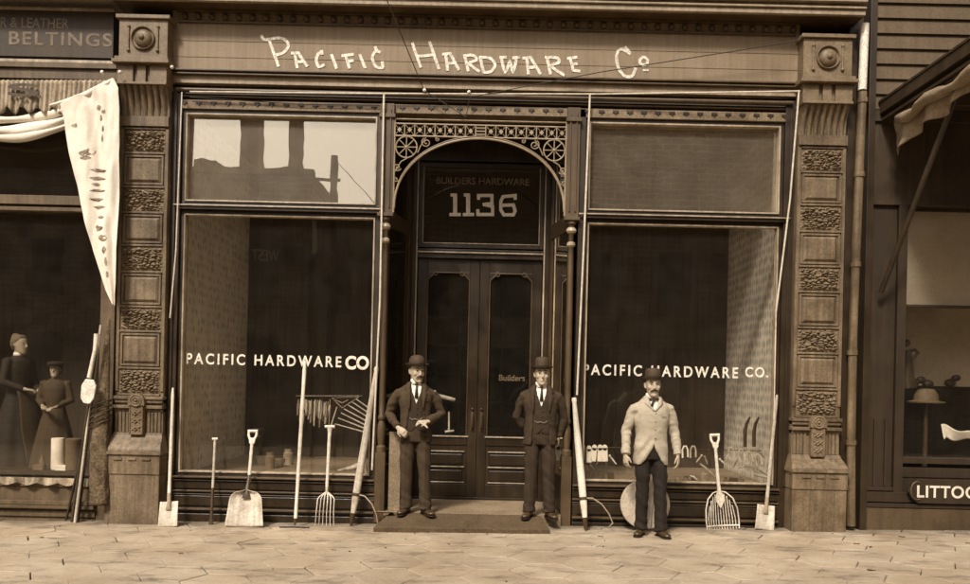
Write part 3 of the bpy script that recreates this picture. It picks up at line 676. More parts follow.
# doors
def door(x0, x1, hand):
    b = MB(); y0, y1 = VD, VD+0.045; st_ = 0.115; zb, zt = ZF+0.032, 3.098; zl = 0.90
    b.box(x0, x0+st_, y0, y1, zb, zt); b.box(x1-st_, x1, y0, y1, zb, zt)
    b.box(x0+st_+0.0003, x1-st_-0.0003, y0, y1, zt-0.16, zt); b.box(x0+st_+0.0003, x1-st_-0.0003, y0, y1, zl-0.10, zl)
    b.box(x0+st_+0.0003, x1-st_-0.0003, y0, y1, zb, zb+0.16)
    for sx, xx in ((1, x0+st_+0.0003), (-1, x1-st_-0.0003)):   # clipped corners of the pane
        b.prism([(xx, zt-0.1603), (xx+sx*0.09, zt-0.1603), (xx, zt-0.26)], y0+0.002, y1-0.002)
    o = b.build('door', 'door_wood', store, bevel=0.004)
    g = MB(); g.box(x0+st_-0.01, x1-st_+0.01, y0+0.022, y0+0.028, zl-0.005, zt-0.155); g.build('glass', 'shop_glass', o)
    p = MB(); p.box(x0+st_-0.003, x1-st_+0.003, y0+0.012, y1-0.004, zb+0.155, zl-0.095)
    p.box(x0+st_+0.05, x1-st_-0.05, y0-0.006, y0+0.0115, zb+0.20, zb+0.33); p.box(x0+st_+0.05, x1-st_-0.05, y0-0.006, y0+0.0115, zb+0.40, zb+0.53)
    p.build('door_panel', 'door_wood', o, bevel=0.012)
    c = MB(); c.box(x0+0.10, x1-0.10, y0-0.018, y0-0.0005, zl+0.0, zl+0.016)
    for z in (zb+0.555, zb+0.365, zb+0.175): c.box(x0+st_+0.03, x1-st_-0.03, y0-0.014, y0-0.0063 if False else y0+0.0115, z, z+0.012)
    c.build('moulding', 'bead', o, bevel=0.002)
    fr = MB(); fx0, fx1, ft = x0+st_+0.01, x1-st_-0.01, zt-0.17
    fr.tube([(fx0, y0-0.002, zl+0.02), (fx0, y0-0.002, ft-0.09), (fx0+0.09, y0-0.002, ft), (fx1-0.09, y0-0.002, ft), (fx1, y0-0.002, ft-0.09), (fx1, y0-0.002, zl+0.02)], 0.008, 6)
    for sx, xx in ((1, fx0+0.09), (-1, fx1-0.09)): fr.tube([(xx+0.028*math.cos(R(a)), y0-0.005, ft-0.01+0.028*math.sin(R(a))) for a in range(0, 361, 40)], 0.006, 6)
    fr.build('scroll_moulding', 'trim_mid', o, smooth=True)
    h_ = MB(); hx = x1-0.055 if hand > 0 else x0+0.055
    h_.box(hx-0.022, hx+0.022, y0-0.006, y0-0.0003, 0.98, 1.22); h_.tube([(hx, y0-0.006, 1.0), (hx, y0-0.05, 1.03), (hx, y0-0.06, 1.10), (hx, y0-0.05, 1.17), (hx, y0-0.006, 1.20)], 0.010, 8); h_.ball((hx, y0-0.02, 1.25), 0.016, 8, 6)
    h_.build('door_handle', 'steel_dark', o, smooth=True)
    return o
xm_ = (DXL+DXR)/2
door(DXL+0.004, xm_-0.002, 1); dr = door(xm_+0.002, DXR-0.004, -1)
x_, z_ = XZ(512, 378, VD); text('door_lettering', 'Builders', x_, z_, VD+0.019, 0.075, 'letter_gold', dr, width=0.32, bold=0.01, depth=0.001)
# ---- room behind the glass
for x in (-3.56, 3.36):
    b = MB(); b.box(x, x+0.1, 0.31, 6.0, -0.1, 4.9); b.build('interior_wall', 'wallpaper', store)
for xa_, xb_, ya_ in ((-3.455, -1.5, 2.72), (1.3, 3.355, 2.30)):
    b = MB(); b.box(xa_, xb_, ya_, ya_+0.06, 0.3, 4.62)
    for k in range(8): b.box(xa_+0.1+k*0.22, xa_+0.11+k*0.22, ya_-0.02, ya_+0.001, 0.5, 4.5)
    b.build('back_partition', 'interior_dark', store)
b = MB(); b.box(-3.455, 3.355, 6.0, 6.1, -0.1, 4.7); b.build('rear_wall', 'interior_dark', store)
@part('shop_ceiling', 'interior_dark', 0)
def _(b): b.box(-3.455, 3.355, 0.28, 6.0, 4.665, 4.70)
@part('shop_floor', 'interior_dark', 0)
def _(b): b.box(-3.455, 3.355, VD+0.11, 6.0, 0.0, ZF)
if True:
    for poly in ([(-3.455, 0.2), (-1.20, 0.2), (-0.985, 1.02), (-1.5, 2.7), (-3.455, 2.7)], [(3.355, 0.2), (1.0, 0.2), (0.80, 1.02), (1.3, 2.28), (3.355, 2.28)]):
        A = sum(poly[i][0]*poly[(i+1)%5][1]-poly[(i+1)%5][0]*poly[i][1] for i in range(5))
        if A < 0: poly = poly[::-1]
        b = MB(); b.add([(x, y, 0.455) for x, y in poly]+[(x, y, 0.15) for x, y in poly], [tuple(range(5)), tuple(range(9, 4, -1))]+[(i, i+5, (i+1)%5+5, (i+1)%5) for i in range(5)]); b.build('display_platform', 'interior_floor', store)
# shelving inside the shop, seen dimly through the doors
sh = MB()
for z in (0.7, 1.2, 1.7, 2.2, 2.7): sh.box(-1.2, 1.0, 5.4, 5.9, z, z+0.04)
for x in (-1.2, -0.45, 0.3, 1.0): sh.box(x-0.02, x+0.02, 5.38, 5.9, ZF, 2.9)
sh.build('store_shelf', 'vestibule_wood', store)
# downspout and conductor pipe at the right corner
d = MB()
p = [PX(866, 24, -0.10), PX(861, 90, -0.10)]
d.tube([PX(862.5, 92, -0.09), PX(858, 200, -0.09), PX(853, 330, -0.09), PX(851, 440, -0.09), PX(851, 526, -0.09)], 0.048, 14)
for v in (98, 172, 262, 350, 440): d.tube([PX(862.5-(v-92)*0.04 if v < 400 else 851, v, -0.09), PX(862.5-(v-92)*0.04 if v < 400 else 851, v+5, -0.09)], 0.058, 14)
dn = d.build('downspout', 'galvanised', store, smooth=True)
d = MB(); d.tube([PX(865, 24, -0.1), PX(862.2, 90, -0.1)], 0.045, 12); d.build('spout_top', 'letter_white', dn, smooth=True)
d = MB(); q0 = XZ(868, 300, 0)[0]
d.box(3.955, 4.05, -0.02, 0.3, -0.05, 5.63); d.box(4.17, 4.245, -0.06, 0.3, -0.05, 7.5); d.box(4.052, 4.169, 0.1, 0.29, 5.0, 7.5); d.build('corner_board', 'trim_dark', store, bevel=0.004)
# awning ropes and wires of the front
def rope(pts, r=0.009, go=True):
    rp = MB()
    q = []
    for i in range(len(pts)-1):
        for k in range(6): q.append(pts[i].lerp(pts[i+1], k/6))
    q.append(pts[-1]); rp.tube(q, r, 8); return rp.build('awning_rope', 'rope', store, smooth=True)
rope([PX(190, 91.5, -0.06), PX(380, 93.5, -0.06), PX(600, 94, -0.06), PX(800, 91, -0.22)])
rope([PX(384, 93, -0.06), PX(380, 300, -0.05), PX(372, 470, -0.04)], 0.011)
rope([PX(590, 94, -0.06), PX(584, 240, -0.05), PX(577, 395, -0.04)], 0.011)
rope([PX(799, 91, -0.22), PX(790, 200, -0.14), PX(776, 312, -0.03)], 0.010); rope([PX(776, 312, -0.03), PX(774, 420, -0.03)], 0.006)
rope([PX(182, 92, -0.06), PX(176, 250, -0.05), PX(170, 318, -0.03)], 0.008)
w = MB(); w.tube([PX(387, 0, -0.42), PX(424, 90, -0.07), PX(466, 117, -0.05)], 0.006, 6); w.build('electric_wire', 'wire_dark', store)
w = MB(); w.tube([PX(466, 117, -0.05), PX(470, 97, -0.07), PX(600, 72, -0.10), PX(740, 50, -0.18), PX(800, 40, -0.2)], 0.0055, 6); w.build('electric_wire', 'wire_dark', store)
w = MB(); w.tube([PX(190, 97, 0.0), PX(300, 104, 0.0), PX(380, 105, 0.0)], 0.005, 6)
w.build('electric_wire', 'wire_dark', store)
for u, v in ((424.5, 90), (469, 92), (172, 67), (120, 72), (102, 72)):
    w = MB(); w.ball(PX(u, v, -0.08 if u > 200 else -0.26), 0.02, 10, 8); w.build('insulator', 'letter_white', store, smooth=True)
# ================================================================ LEFT SHOP
lshop = thing('leather_shop', 'neighbouring shop on the left with dark belting sign and deep dark display window', 'shop building', (-5.3, 0, 0))
def lpart(name, m, parent=None, bevel=0.003, **k):
    def deco(fn):
        b = MB(); fn(b); return b.build(name, m, parent or lshop, bevel=bevel, **k)
    return deco
zs = lambda v, u=60, y=0.0: XZ(u, v, y)[1]
@lpart('sign_board', 'left_sign')
def lsign(b): b.box(-6.6, -4.20, -0.03, 0.3, zs(58), zs(11))
o = MB(); o.box(-6.6, -4.19, -0.06, -0.0305, zs(12), zs(9.5)); o.box(-6.6, -4.19, -0.045, -0.0305, zs(64), zs(61)); o.build('sign_moulding', 'bead', lsign, bevel=0.003)
x_, z_ = XZ(35, 22.5, -0.03); text('sign_lettering', 'ER & LEATHER', XZ(32, 22, -0.03)[0], XZ(36, 24, 0)[1], -0.0305, 0.115, 'letter_gold', lsign, width=0.82, bold=0.012)
text('sign_lettering', 'BELTINGS', XZ(60.5, 42, -0.03)[0], XZ(60, 40, 0)[1], -0.0305, 0.15, 'letter_gold', lsign, width=1.14, bold=0.018, spacing=1.15)
@lpart('fascia', 'left_trim')
def _(b):
    b.box(-6.6, -4.14, -0.04, 0.3, zs(80), zs(70)); b.box(-6.6, -4.14, -0.07, 0.3, zs(69.7), zs(65)); b.box(-6.6, -4.2, 0.02, 0.3, zs(118), zs(80.3))
zt_ = zs(112)
@lpart('window_frame', 'left_trim')
def lfr(b):
    b.box(-6.6, -4.30, 0.0, 0.2, zs(211, 60), zs(207.3, 60)); b.box(-6.6, -4.30, -0.02, 0.2, zs(205, 60), zs(196, 60)); b.box(-6.6, -4.30, 0.03, 0.2, zs(207, 60), zs(205.3, 60))
    b.box(-4.30, -4.14, 0.02, 0.3, -0.1, zs(118))
    b.box(-6.6, -4.30, 0.0, 0.25, zs(487), zs(480))
g = MB(); g.box(-6.6, -4.30, 0.10, 0.106, zs(480), zs(118)); g.build('glass', 'shop_glass', lfr)
@lpart('stall_riser', 'left_trim')
def _(b):
    b.box(-6.6, -4.30, 0.02, 0.25, -0.1, zs(487.4)); b.box(-6.6, -4.30, -0.03, 0.0195, zs(505), zs(501)); b.box(-6.6, -4.30, -0.045, 0.0195, zs(508.5), zs(505.5)); b.box(-6.6, -4.30, -0.06, 0.0195, -0.1, zs(519)); b.box(-6.6, -4.305, 0.0, 0.0195, zs(517), zs(511))
@lpart('display_floor', 'dark_wood', bevel=0)
def _(b): b.box(-6.6, -4.2, 0.26, 3.0, 0.28, 0.42); b.box(-6.6, -4.31, 0.15, 0.42, 0.42, 0.475)
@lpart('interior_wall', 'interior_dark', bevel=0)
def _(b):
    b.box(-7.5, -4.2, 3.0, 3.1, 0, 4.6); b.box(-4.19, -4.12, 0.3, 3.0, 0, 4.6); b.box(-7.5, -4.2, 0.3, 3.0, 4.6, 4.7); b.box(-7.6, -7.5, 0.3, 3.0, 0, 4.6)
@lpart('window_trim', 'valance_cloth', bevel=0)
def wt(b):
    x0, x1, z1 = -6.6, -4.32, zs(478)
    def fn(a, c_):
        x = x0+(x1-x0)*a; s_ = abs(math.sin(x*14)); return (x, -0.03+0.025*math.sin(x*28)*c_-0.01*math.sin(x*47), z1-c_*(0.055+0.03*s_))
    b.grid(fn, 200, 4)
wt.modifiers.new('s', 'SOLIDIFY').thickness = 0.006
# awning of the left shop
aw_ = thing('shop_awning', 'torn pale canvas awning with scalloped printed valance, gathered up above the left shop', 'awning', (-5.2, -0.1, 4.4))
def valfn(a, c_):
    u = -40+a*(112+40); x, z0_ = XZ(u, 80+ (0 if u > 60 else 1), -0.14); 
    v0 = 80; drop = 27+7*(0.5+0.5*math.cos(u*2*math.pi/15.0)) if u > -5 or True else 30
    if u > 60: drop *= 1-(u-60)/150
    x, z = XZ(u, v0+c_*drop, -0.14)
    return (x, -0.14+0.018*math.sin(u*0.55)*c_+0.012*math.sin(u*1.3+c_*3), z)
vb = MB(); vb.grid(valfn, 220, 8); vo = vb.build('valance', 'valance_cloth', aw_, smooth='all', solid=0.006)
xs_, zs_ = XZ(24, 90, -0.175); text('valance_lettering', 'S', xs_, zs_, -0.185, 0.14, 'steel_dark', vo, width=0.34, bold=0.02)
rl = MB(); rl.tube([PX(50,105,-0.20), PX(66,101,-0.22), PX(85,95,-0.23), PX(108,83,-0.24), PX(114,79,-0.24)], [(0.010,0.01),(0.022,0.02),(0.034,0.03),(0.030,0.03),(0.015,0.02)], 12); rl.build('rolled_fold', 'awning_cloth', aw_, smooth=True)
# swagged roll under the valance
sw = MB()
for (v0, sag, r, ph) in ((115, 8, 0.06, 0), (124, 11, 0.085, 1.3), (131, 10, 0.06, 2.2), (119, 16, 0.05, 3.1)):
    pts, rs = [], []
    for k in range(25):
        t = k/24; u = -45+t*(108-(-45)); v = v0+sag*math.sin(math.pi*min(1, t*1.05))-t*t*22*(1 if v0 > 120 else .9)
        p = PX(u, v, -0.10-0.02*math.sin(t*9+ph)); pts.append(p); rs.append((r*(0.8+0.25*math.sin(t*13+ph))*(1-0.7*t**3), r*0.8*(1-0.5*t**3)))
    sw.tube(pts, rs, 12)
sw.build('gathered_canvas', 'awning_cloth', aw_, smooth='all')
cl = MB()
Le = [(60,104),(63,118),(64.5,132),(68,150),(80,200),(93,250),(105,290),(112,304)]; Re = [(114,79),(118.5,88),(119.5,110),(119.5,135),(119,160),(118,210),(117,260),(115,306)]
def interp(L, t):
    k = min(len(L)-2, int(t*(len(L)-1))); f = t*(len(L)-1)-k; return (L[k][0]*(1-f)+L[k+1][0]*f, L[k][1]*(1-f)+L[k+1][1]*f)
def clfn(a, c_):
    l_, r_ = interp(Le, c_), interp(Re, c_); u = l_[0]*(1-a)+r_[0]*a; v = l_[1]*(1-a)+r_[1]*a
    w_ = noise.noise(Vector((u*0.05, v*0.018, 3)))*0.05+0.034*math.sin(a*11+v*0.02+1.5*math.sin(v*0.03))+0.016*noise.noise(Vector((u*0.2, v*0.06, 9)))+0.02*math.sin(a*19-v*0.02)*max(0, 1-c_)
    y = -0.26+w_*(0.8-0.3*c_)
    p = PX(u, v, -0.26); return (p.x, y, p.z)
cl.grid(clfn, 60, 160); clo = cl.build('torn_flap', 'awning_cloth', aw_, smooth='all', solid=0.006)
pr = MB(); rnd = random.Random(4)
for (u, v, w_, h_) in ((88,153,13,5),(86,158,8,3),(98,170,10,2.5),(97,178,10,3),(96,184,6,2),(98,190,11,2.5),(97,199,9,2.5),(99,207,8,2.5),(101,217,5,2),(99,228,6,5),(103,238,6,6),(105,250,3,6),(107,262,2.5,6),(108,275,2,5),(99,107,4,4),(104,112,3,3),(101,118,2,4),(103,128,1.8,6),(102,138,1.6,5),(75,125,5,3)):
    q = []
    for k in range(9):
        a = 2*math.pi*k/9; q.append((u+math.cos(a)*w_*rnd.uniform(0.6, 1.1)*0.75, v+math.sin(a)*h_*rnd.uniform(0.5, 1.1)*0.75))
    # lay the mark on the cloth
    def onc(u_, v_):
        best = None
        t = 0.5
        lo, hi = 0.0, 1.0
        for _ in range(24):
            t = (lo+hi)/2; l_, r_ = interp(Le, t), interp(Re, t); a = (u_-l_[0])/max(1e-3, r_[0]-l_[0]); vv = l_[1]*(1-a)+r_[1]*a
            if vv < v_: lo = t
            else: hi = t
        l_, r_ = interp(Le, t), interp(Re, t); a = max(0.02, min(0.98, (u_-l_[0])/max(1e-3, r_[0]-l_[0])))
        p = clfn(a, t); return (p[0], p[1]-0.006, p[2])
    ctr = onc(u, v); V = [ctr]+[onc(*p) for p in q]
    pr.add(V, [(0, i+1, (i+1) % 9+1) for i in range(9)])
pr.build('printed_marks', 'print_dark', clo, solid=0.003)
# ================================================================ RIGHT SHOP
rshop = thing('boarded_shop', 'neighbouring wooden shop on the right with clapboard upper wall and shaded window', 'shop building', (5.5, 0, 0))
def rpart(name, m, parent=None, bevel=0.003, **k):
    def deco(fn):
        b = MB(); fn(b); return b.build(name, m, parent or rshop, bevel=bevel, **k)
    return deco
zr = lambda v, u=920, y=0.0: XZ(u, v, y)[1]
@rpart('clapboard', 'siding')
def _(b):
    z = zr(110)
    while z < 7.5:
        h_ = 0.17; b.add([(4.26,0.0,z),(8.5,0.0,z),(8.5,0.03,z+h_),(4.26,0.03,z+h_),(4.26,0.1,z),(8.5,0.1,z),(8.5,0.1,z+h_),(4.26,0.1,z+h_)], [(0,1,2,3),(0,4,5,1),(2,6,7,3),(0,3,7,4)]); z += h_
@rpart('header_beam', 'dark_wood')
def _(b): b.box(4.26, 8.5, 0.02, 0.3, zr(205), zr(110.3)); b.box(4.26, 8.5, -0.01, 0.0195, zr(122), zr(111))
x0_ = XZ(903, 300, 0.1)[0]
@rpart('window_frame', 'right_dark')
def rfr(b):
    b.box(x0_-0.10, x0_-0.001, 0.02, 0.22, -0.05, zr(205.3)); b.box(x0_, 8.5, 0.04, 0.18, zr(478), zr(468)); b.box(x0_, 8.5, 0.02, 0.18, zr(464), zr(458))
    b.box(x0_, 8.5, 0.06, 0.12, zr(306.5), zr(304))
g = MB(); g.box(x0_, 8.5, 0.125, 0.131, zr(458), zr(205.5)); g.build('glass', 'shop_glass', rfr)
sd = MB(); sd.box(x0_-0.0, 8.5, 0.18, 0.186, zr(304), zr(208)); sd.build('roller_shade', 'shade_tan', rfr)
@rpart('side_panel', 'right_dark')
def _(b):
    b.box(4.26, x0_-0.105, 0.06, 0.25, -0.05, zr(205.3))
    for u in (864, 874, 885): x = XZ(u, 460, 0.05)[0]; b.box(x-0.012, x+0.012, 0.035, 0.0595, zr(488), zr(420))
    b.box(4.26, x0_-0.105, 0.02, 0.0595, zr(492), zr(488.5))
@rpart('stall_riser', 'right_dark')
def _(b):
    b.box(4.26, 8.5, 0.0, 0.0595, zr(503), zr(493)); b.box(x0_, 8.5, 0.05, 0.25, -0.05, zr(478.3)); b.box(4.26, 8.5, -0.03, -0.0005, zr(508), zr(504))
@rpart('base_board', 'right_board')
def _(b): b.box(4.26, 8.5, -0.02, 0.0, -0.05, zr(508.5)); 
@rpart('name_board', 'right_dark')
def nb_(b):
    x0, z0 = XZ(912, 503, -0.03); z1 = zr(479, 930); zm = (z0+z1)/2+0.0; h_ = (z1-z0)/2
    b.prism([(x0+0.05, zm-h_), (7.5, zm-h_), (7.5, zm+h_), (x0+0.05, zm+h_), (x0-0.02, zm+h_*0.6), (x0-0.06, zm), (x0-0.02, zm-h_*0.6)], -0.06, -0.031)
xL, zL = XZ(917, 491.5, -0.06); xR_, _q = XZ(978, 492, -0.06)
text('sign_lettering', 'LITTOO', (xL+xR_)/2, zL, -0.0605, 0.135, 'letter_number', nb_, width=xR_-xL, bold=0.02, spacing=1.1)
bb = MB(); bb.tube([PX(917+6*math.cos(R(a)), 491+9*math.sin(R(a)), -0.065) for a in range(60, 301, 20)], 0.008, 6); bb.build('scroll', 'trim_mid', nb_, smooth=True)
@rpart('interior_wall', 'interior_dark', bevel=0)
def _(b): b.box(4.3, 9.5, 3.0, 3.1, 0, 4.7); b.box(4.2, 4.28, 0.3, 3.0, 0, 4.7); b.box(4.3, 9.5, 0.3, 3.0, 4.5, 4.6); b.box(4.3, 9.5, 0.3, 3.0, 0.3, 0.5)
@rpart('show_card', 'shade_tan', bevel=0)
def _(b): b.box(x0_+0.02, 8.5, 0.9, 0.92, XZ(930, 386, 0.9)[1], XZ(930, 290, 0.9)[1])
# things in that window
def win_item(u, v, y): return PX(u, v, y)
f_ = MB(); c0 = win_item(908, 388, 0.7); k_ = 0.0118
def W2(u, v, y=0.7): return PX(u, v, y)
f_.tube([W2(908, 388), W2(907, 375), W2(908, 358), W2(907, 350)], [0.10, 0.075, 0.05, 0.04], 10); f_.ball(W2(906.5, 343), 0.045); f_.tube([W2(907, 352), W2(915, 350), W2(918, 353), W2(911, 360)], 0.02, 8)
tag(f_.build('figurine', 'steel_dark', None, smooth=True), 'small dark figurine standing in front of pale card in right shop window', 'figurine')
h_ = MB(); p = PX(926, 403, 0.5); h_.lathe([(0.21,0),(0.215,0.015),(0.14,0.03),(0.13,0.10),(0.09,0.16),(0.02,0.17)], p, 20, sy=0.8); 
tag(h_.build('cap', 'box_dull', None, smooth=True), 'rounded cap on dark stand in the right shop window', 'cap')
h_ = MB(); h_.tube([p-Vector((0, 0, 0.9)), p], [0.03, 0.02], 8); h_.lathe([(0.1,0),(0.1,0.02),(0.03,0.03)], p-Vector((0,0,0.9)), 16); tag(h_.build('display_stand', 'steel_dark', None, smooth=True), 'thin dark stand that carries the cap in the right shop window', 'stand')
h_ = MB(); p = PX(955, 432, 0.25)
h_.grid(lambda a, b: (p.x-0.12+0.30*a, p.y+0.08*math.sin(a*4+b), p.z-0.09+0.17*b*(1-0.55*a)+0.02*math.sin(a*9)), 12, 8)
tag(h_.build('folded_paper', 'box_white', None, smooth=True, solid=0.01), 'crumpled white paper lying in the right shop window', 'paper')
h_ = MB()
for u, v, r in ((913,383,0.05),(921,380,0.045),(928,384,0.05),(950,383,0.05),(956,378,0.04)): h_.ball(PX(u, v, 0.75), (r*1.4, r, r))
tag(h_.build('ornament', 'steel_dark', None, smooth=True), 'low row of dark ornaments at foot of pale card in right shop window', 'ornaments')
# canopy of the right shop
can = thing('shop_canopy', 'dark canopy frame with brown canvas side curtain over the right shop', 'canopy', (4.36, 0, 4.7))
b = MB(); b.box(4.31, 4.40, -2.6, -0.02, 4.66, 4.78); b.box(4.33, 4.38, -2.6, -0.02, 4.58, 4.615)
b.box(4.40, 8.5, -2.6, -2.5, 4.66, 4.78); b.build('frame', 'dark_wood', can, bevel=0.004)
b = MB(); b.tube([PX(881, 292, -0.04), Vector((4.52, -1.25, 4.65))], 0.028, 10); b.build('brace', 'dark_wood', can, smooth=True)
b = MB(); b.box(4.30, 8.5, -2.6, 0.0, 4.785, 4.81); b.build('roof_sheet', 'dark_wood', can)
b = MB()
def cur(a, c_):
    y = -0.12-a*1.7; low = 0.30+0.05*math.sin(a*5+0.5)+0.03*math.sin(a*13)+0.12*max(0, 1-a*5)
    return (4.42+0.05*math.sin(a*22+c_*2)*c_+0.02*noise.noise(Vector((a*12, c_*3, 0))), y, 4.62-c_*low)
b.grid(cur, 80, 14); b.build('side_curtain', 'canvas_brown', can, smooth='all', solid=0.008)
b = MB(); b.tube([Vector((4.36+0.02*math.sin(i*1.3), -0.35-i*0.15, 4.50-0.02*math.sin(i*1.1))) for i in range(15)], [(0.05+0.018*math.sin(i*1.7), 0.06+0.015*math.sin(i*2.3)) for i in range(15)], 14); b.build('gathered_canvas', 'canvas_brown', can, smooth='all')
# ================================================================ GROUND
pv = MB(); hs = 0.29
col_w = 1.5*hs; row_h = math.sqrt(3)*hs
rnd = random.Random(3)
for i in range(-26, 27):
    for j in range(-22, 3):
        cx_ = i*col_w+0.1; cy_ = j*row_h+(row_h/2 if i % 2 else 0)+0.12
        if cy_ < -9.9 or cy_ > 0.35: continue
        k_ = 0.990+rnd.uniform(-0.008, 0.006); dz = rnd.uniform(-0.002, 0.0015); tx, ty = rnd.uniform(-0.003, 0.003), rnd.uniform(-0.003, 0.003)
        top = []; 
        for q in range(6):
            a = R(60*q); x = cx_+hs*math.cos(a)*k_+rnd.uniform(-0.006, 0.006); y = cy_+hs*math.sin(a)*k_+rnd.uniform(-0.006, 0.006); top.append((x, y, gz(x)+dz+tx*math.cos(a)+ty*math.sin(a)))
        V = [(cx_+(x-cx_)*0.975, cy_+(y-cy_)*0.975, z) for x, y, z in top]+[(x, y, z-0.006) for x, y, z in top]+[(x, y, z-0.05) for x, y, z in top]
        pv.add(V, [tuple(range(6))]+[(q, q+6, (q+1) % 6+6, (q+1) % 6) for q in range(6)]+[(q+6, q+12, (q+1) % 6+12, (q+1) % 6+6) for q in range(6)])
pav = pv.build('pavement', 'paving', None); struct(pav)
for p_ in pav.data.polygons:
    if p_.normal.z < -0.5: p_.flip()
b = MB(); b.add([(-30,-10,gz(-30)-0.022),(30,-10,gz(30)-0.022),(30,0.3,gz(30)-0.022),(-30,0.3,gz(-30)-0.022)], [(0,1,2,3)])
mat('joint_dirt', 0.05, 0.95, 0.4, 6, 0.3)
struct(b.build('pavement_bed', 'joint_dirt', None))
b = MB(); b.box(-30, 30, -10.2, -9.99, -0.5, -0.03); struct(b.build('kerb', 'step_stone', None))
b = MB(); b.add([(-600,-600,-0.42),(600,-600,-0.42),(600,600,-0.42),(-600,600,-0.42)], [(0,1,2,3)]); struct(b.build('street', 'road', None))
# litter of chips and straw on the paving
lt = MB(); rnd = random.Random(11)
for _ in range(40):
    x = rnd.uniform(-5.2, 5.6); y = -0.12-abs(rnd.gauss(0, 1.0)) if rnd.random() < 0.75 else rnd.uniform(-3, -0.2)
    if y < -3.2: continue
    L_ = rnd.choice((0.012, 0.02, 0.03, 0.06))*rnd.uniform(0.6, 1.2); a = rnd.gauss(0, 0.6); w_ = rnd.uniform(0.004, 0.014); z = gz(x)+0.004
    mt = Matrix.Translation((x, y, z))@Matrix.Rotation(a, 4, 'Z')
    lt.box(-L_/2, L_/2, -w_/2, w_/2, 0, 0.006, mt)
ll = lt.build('street_litter', 'debris', None); tag(ll, 'scattered dark chips and straw lying over the pale hexagonal paving', 'litter', kind='stuff')
# doorway ramp
b = MB(); xa0, xa1, xb0, xb1 = XZ(373, 533, -0.5)[0], XZ(550, 533, -0.5)[0], XZ(390, 515, -0.08)[0], XZ(541, 515, -0.08)[0]
b.add([(xa0,-0.50,0.038),(xa1,-0.50,0.052),(xb1,-0.055,0.128),(xb0,-0.055,0.128),(xa0,-0.50,-0.1),(xa1,-0.50,-0.1),(xb1,-0.055,-0.1),(xb0,-0.055,-0.1)], [(0,1,2,3),(4,5,1,0),(5,6,2,1),(7,4,0,3),(6,7,3,2)])
ro = b.build('entrance_ramp', 'mat_fibre', None, bevel=0.008); tag(ro, 'dark fibre covered ramp leading up to the arched doorway', 'ramp')
b = MB(); x, z = XZ(380, 515, -0.2); b.box(-0.09, 0.09, -0.07, 0.07, 0, 0.012, Matrix.Translation((-1.06, -0.15, 0.135))@Matrix.Rotation(R(-14), 4, 'X')@Matrix.Rotation(R(12), 4, 'Z'))
tag(b.build('paper_scrap', 'box_dull', None), 'pale scrap lying at left top corner of the ramp', 'scrap')
# ================================================================ ACROSS THE STREET (seen mirrored in the panes)
def opp(u, v, depth):  # mirrored point
    x, z = XZ(u, v, depth-CAMD); return x, z
bA = thing('brick_building', 'brick building across the street with tall rooftop piers, mirrored in the transom pane', 'building', (-12, -20, 0))
YB = -20.0
zroof = opp(220, 168, 29)[1]
b = MB(); xr = opp(309, 190, 29)[0]; b.box(-24, xr, YB-8, YB, -0.5, zroof); wA = b.build('wall', 'brick_wall_far', bA)
b = MB()
for u0, u1 in ((238, 256), (287, 297)):
    b.box(opp(u0, 140, 29)[0], opp(u1, 140, 29)[0], YB-0.8, YB-0.02, zroof, 14)
b.box(-24, opp(175, 140, 29)[0], YB-1, YB-0.02, zroof, 14); b.box(opp(191, 160, 29)[0], opp(212, 160, 29)[0], YB-1.2, YB-0.1, zroof, zroof+0.42)
b.build('roof_pier', 'brick_far_dark', bA)
b = MB(); b.box(opp(190, 168, 29)[0], xr+0.15, YB+0.0, YB+0.25, zroof-0.15, zroof+0.06); b.build('parapet', 'cornice_paint', bA)
for i in range(5):
    for z in (1.0, 4.4):
        x = xr-1.6-i*2.6; b = MB(); b.box(x-0.55, x+0.55, YB, YB+0.03, z, z+2.0); wo = b.build('window', 'glass_far', bA)
x1, z1 = opp(210, 253, 29); x2, _q = opp(262, 254, 29)
sb = MB(); xs0, xs1 = opp(186, 252, 29)[0], opp(303, 252, 29)[0]; sb.box(xs0, xs1, YB+0.01, YB+0.06, z1-0.35, z1+0.33); so = sb.build('sign_board', 'sign_dark', bA)
text('sign_lettering', 'EMPLOY', x1, z1, YB+0.062, 0.40, 'reflect_white', so, width=1.6, back=True, bold=0.01); text('sign_lettering', 'WEST', opp(264, 254, 29)[0], z1, YB+0.062, 0.40, 'reflect_white', so, width=1.0, back=True, bold=0.01)
bB = thing('low_building', 'low dark building across the street with a flat roof, mirrored below the telegraph pole', 'building', (-4, -20, 0))
zb_ = opp(345, 213, 29)[1]; b = MB(); b.box(xr+0.22, -3.2, YB-6, YB, -0.5, zb_); b.build('wall', 'brick_far_dark', bB)
for i in range(2):
    b = MB(); b.box(-5.7+i*1.4, -4.9+i*1.4, YB, YB+0.03, 3.9, 5.6); b.build('window', 'glass_far', bB)
b = MB(); q0 = opp(312, 215, 29); q1 = opp(315, 253, 29); b.box(q0[0], q1[0]+0.03, YB+0.05, YB+0.12, q1[1], q0[1]); b.build('sky_gap_strip', 'reflect_white', bB)  # white strip added to stand in for bright sky between the two buildings
bC = thing('tall_building', 'tall dark building across the street, mirrored in the panes right of the doorway', 'building', (4, -20, 0))
b = MB(); b.box(-3.19, 22, YB-9, YB+0.3, -0.5, 13.5); b.build('wall', 'brick_wall_far', bC)
for i in range(7):
    for z in (0.6, 4.0):
        x = -2.0+i*2.9; b = MB(); b.box(x-0.6, x+0.6, YB+0.3, YB+0.33, z, z+2.3); b.build('window', 'glass_far', bC)
tp = thing('telegraph_pole', 'wooden telegraph pole with one crossarm, mirrored in the left transom pane', 'pole', (-4.7, -15, -0.4))
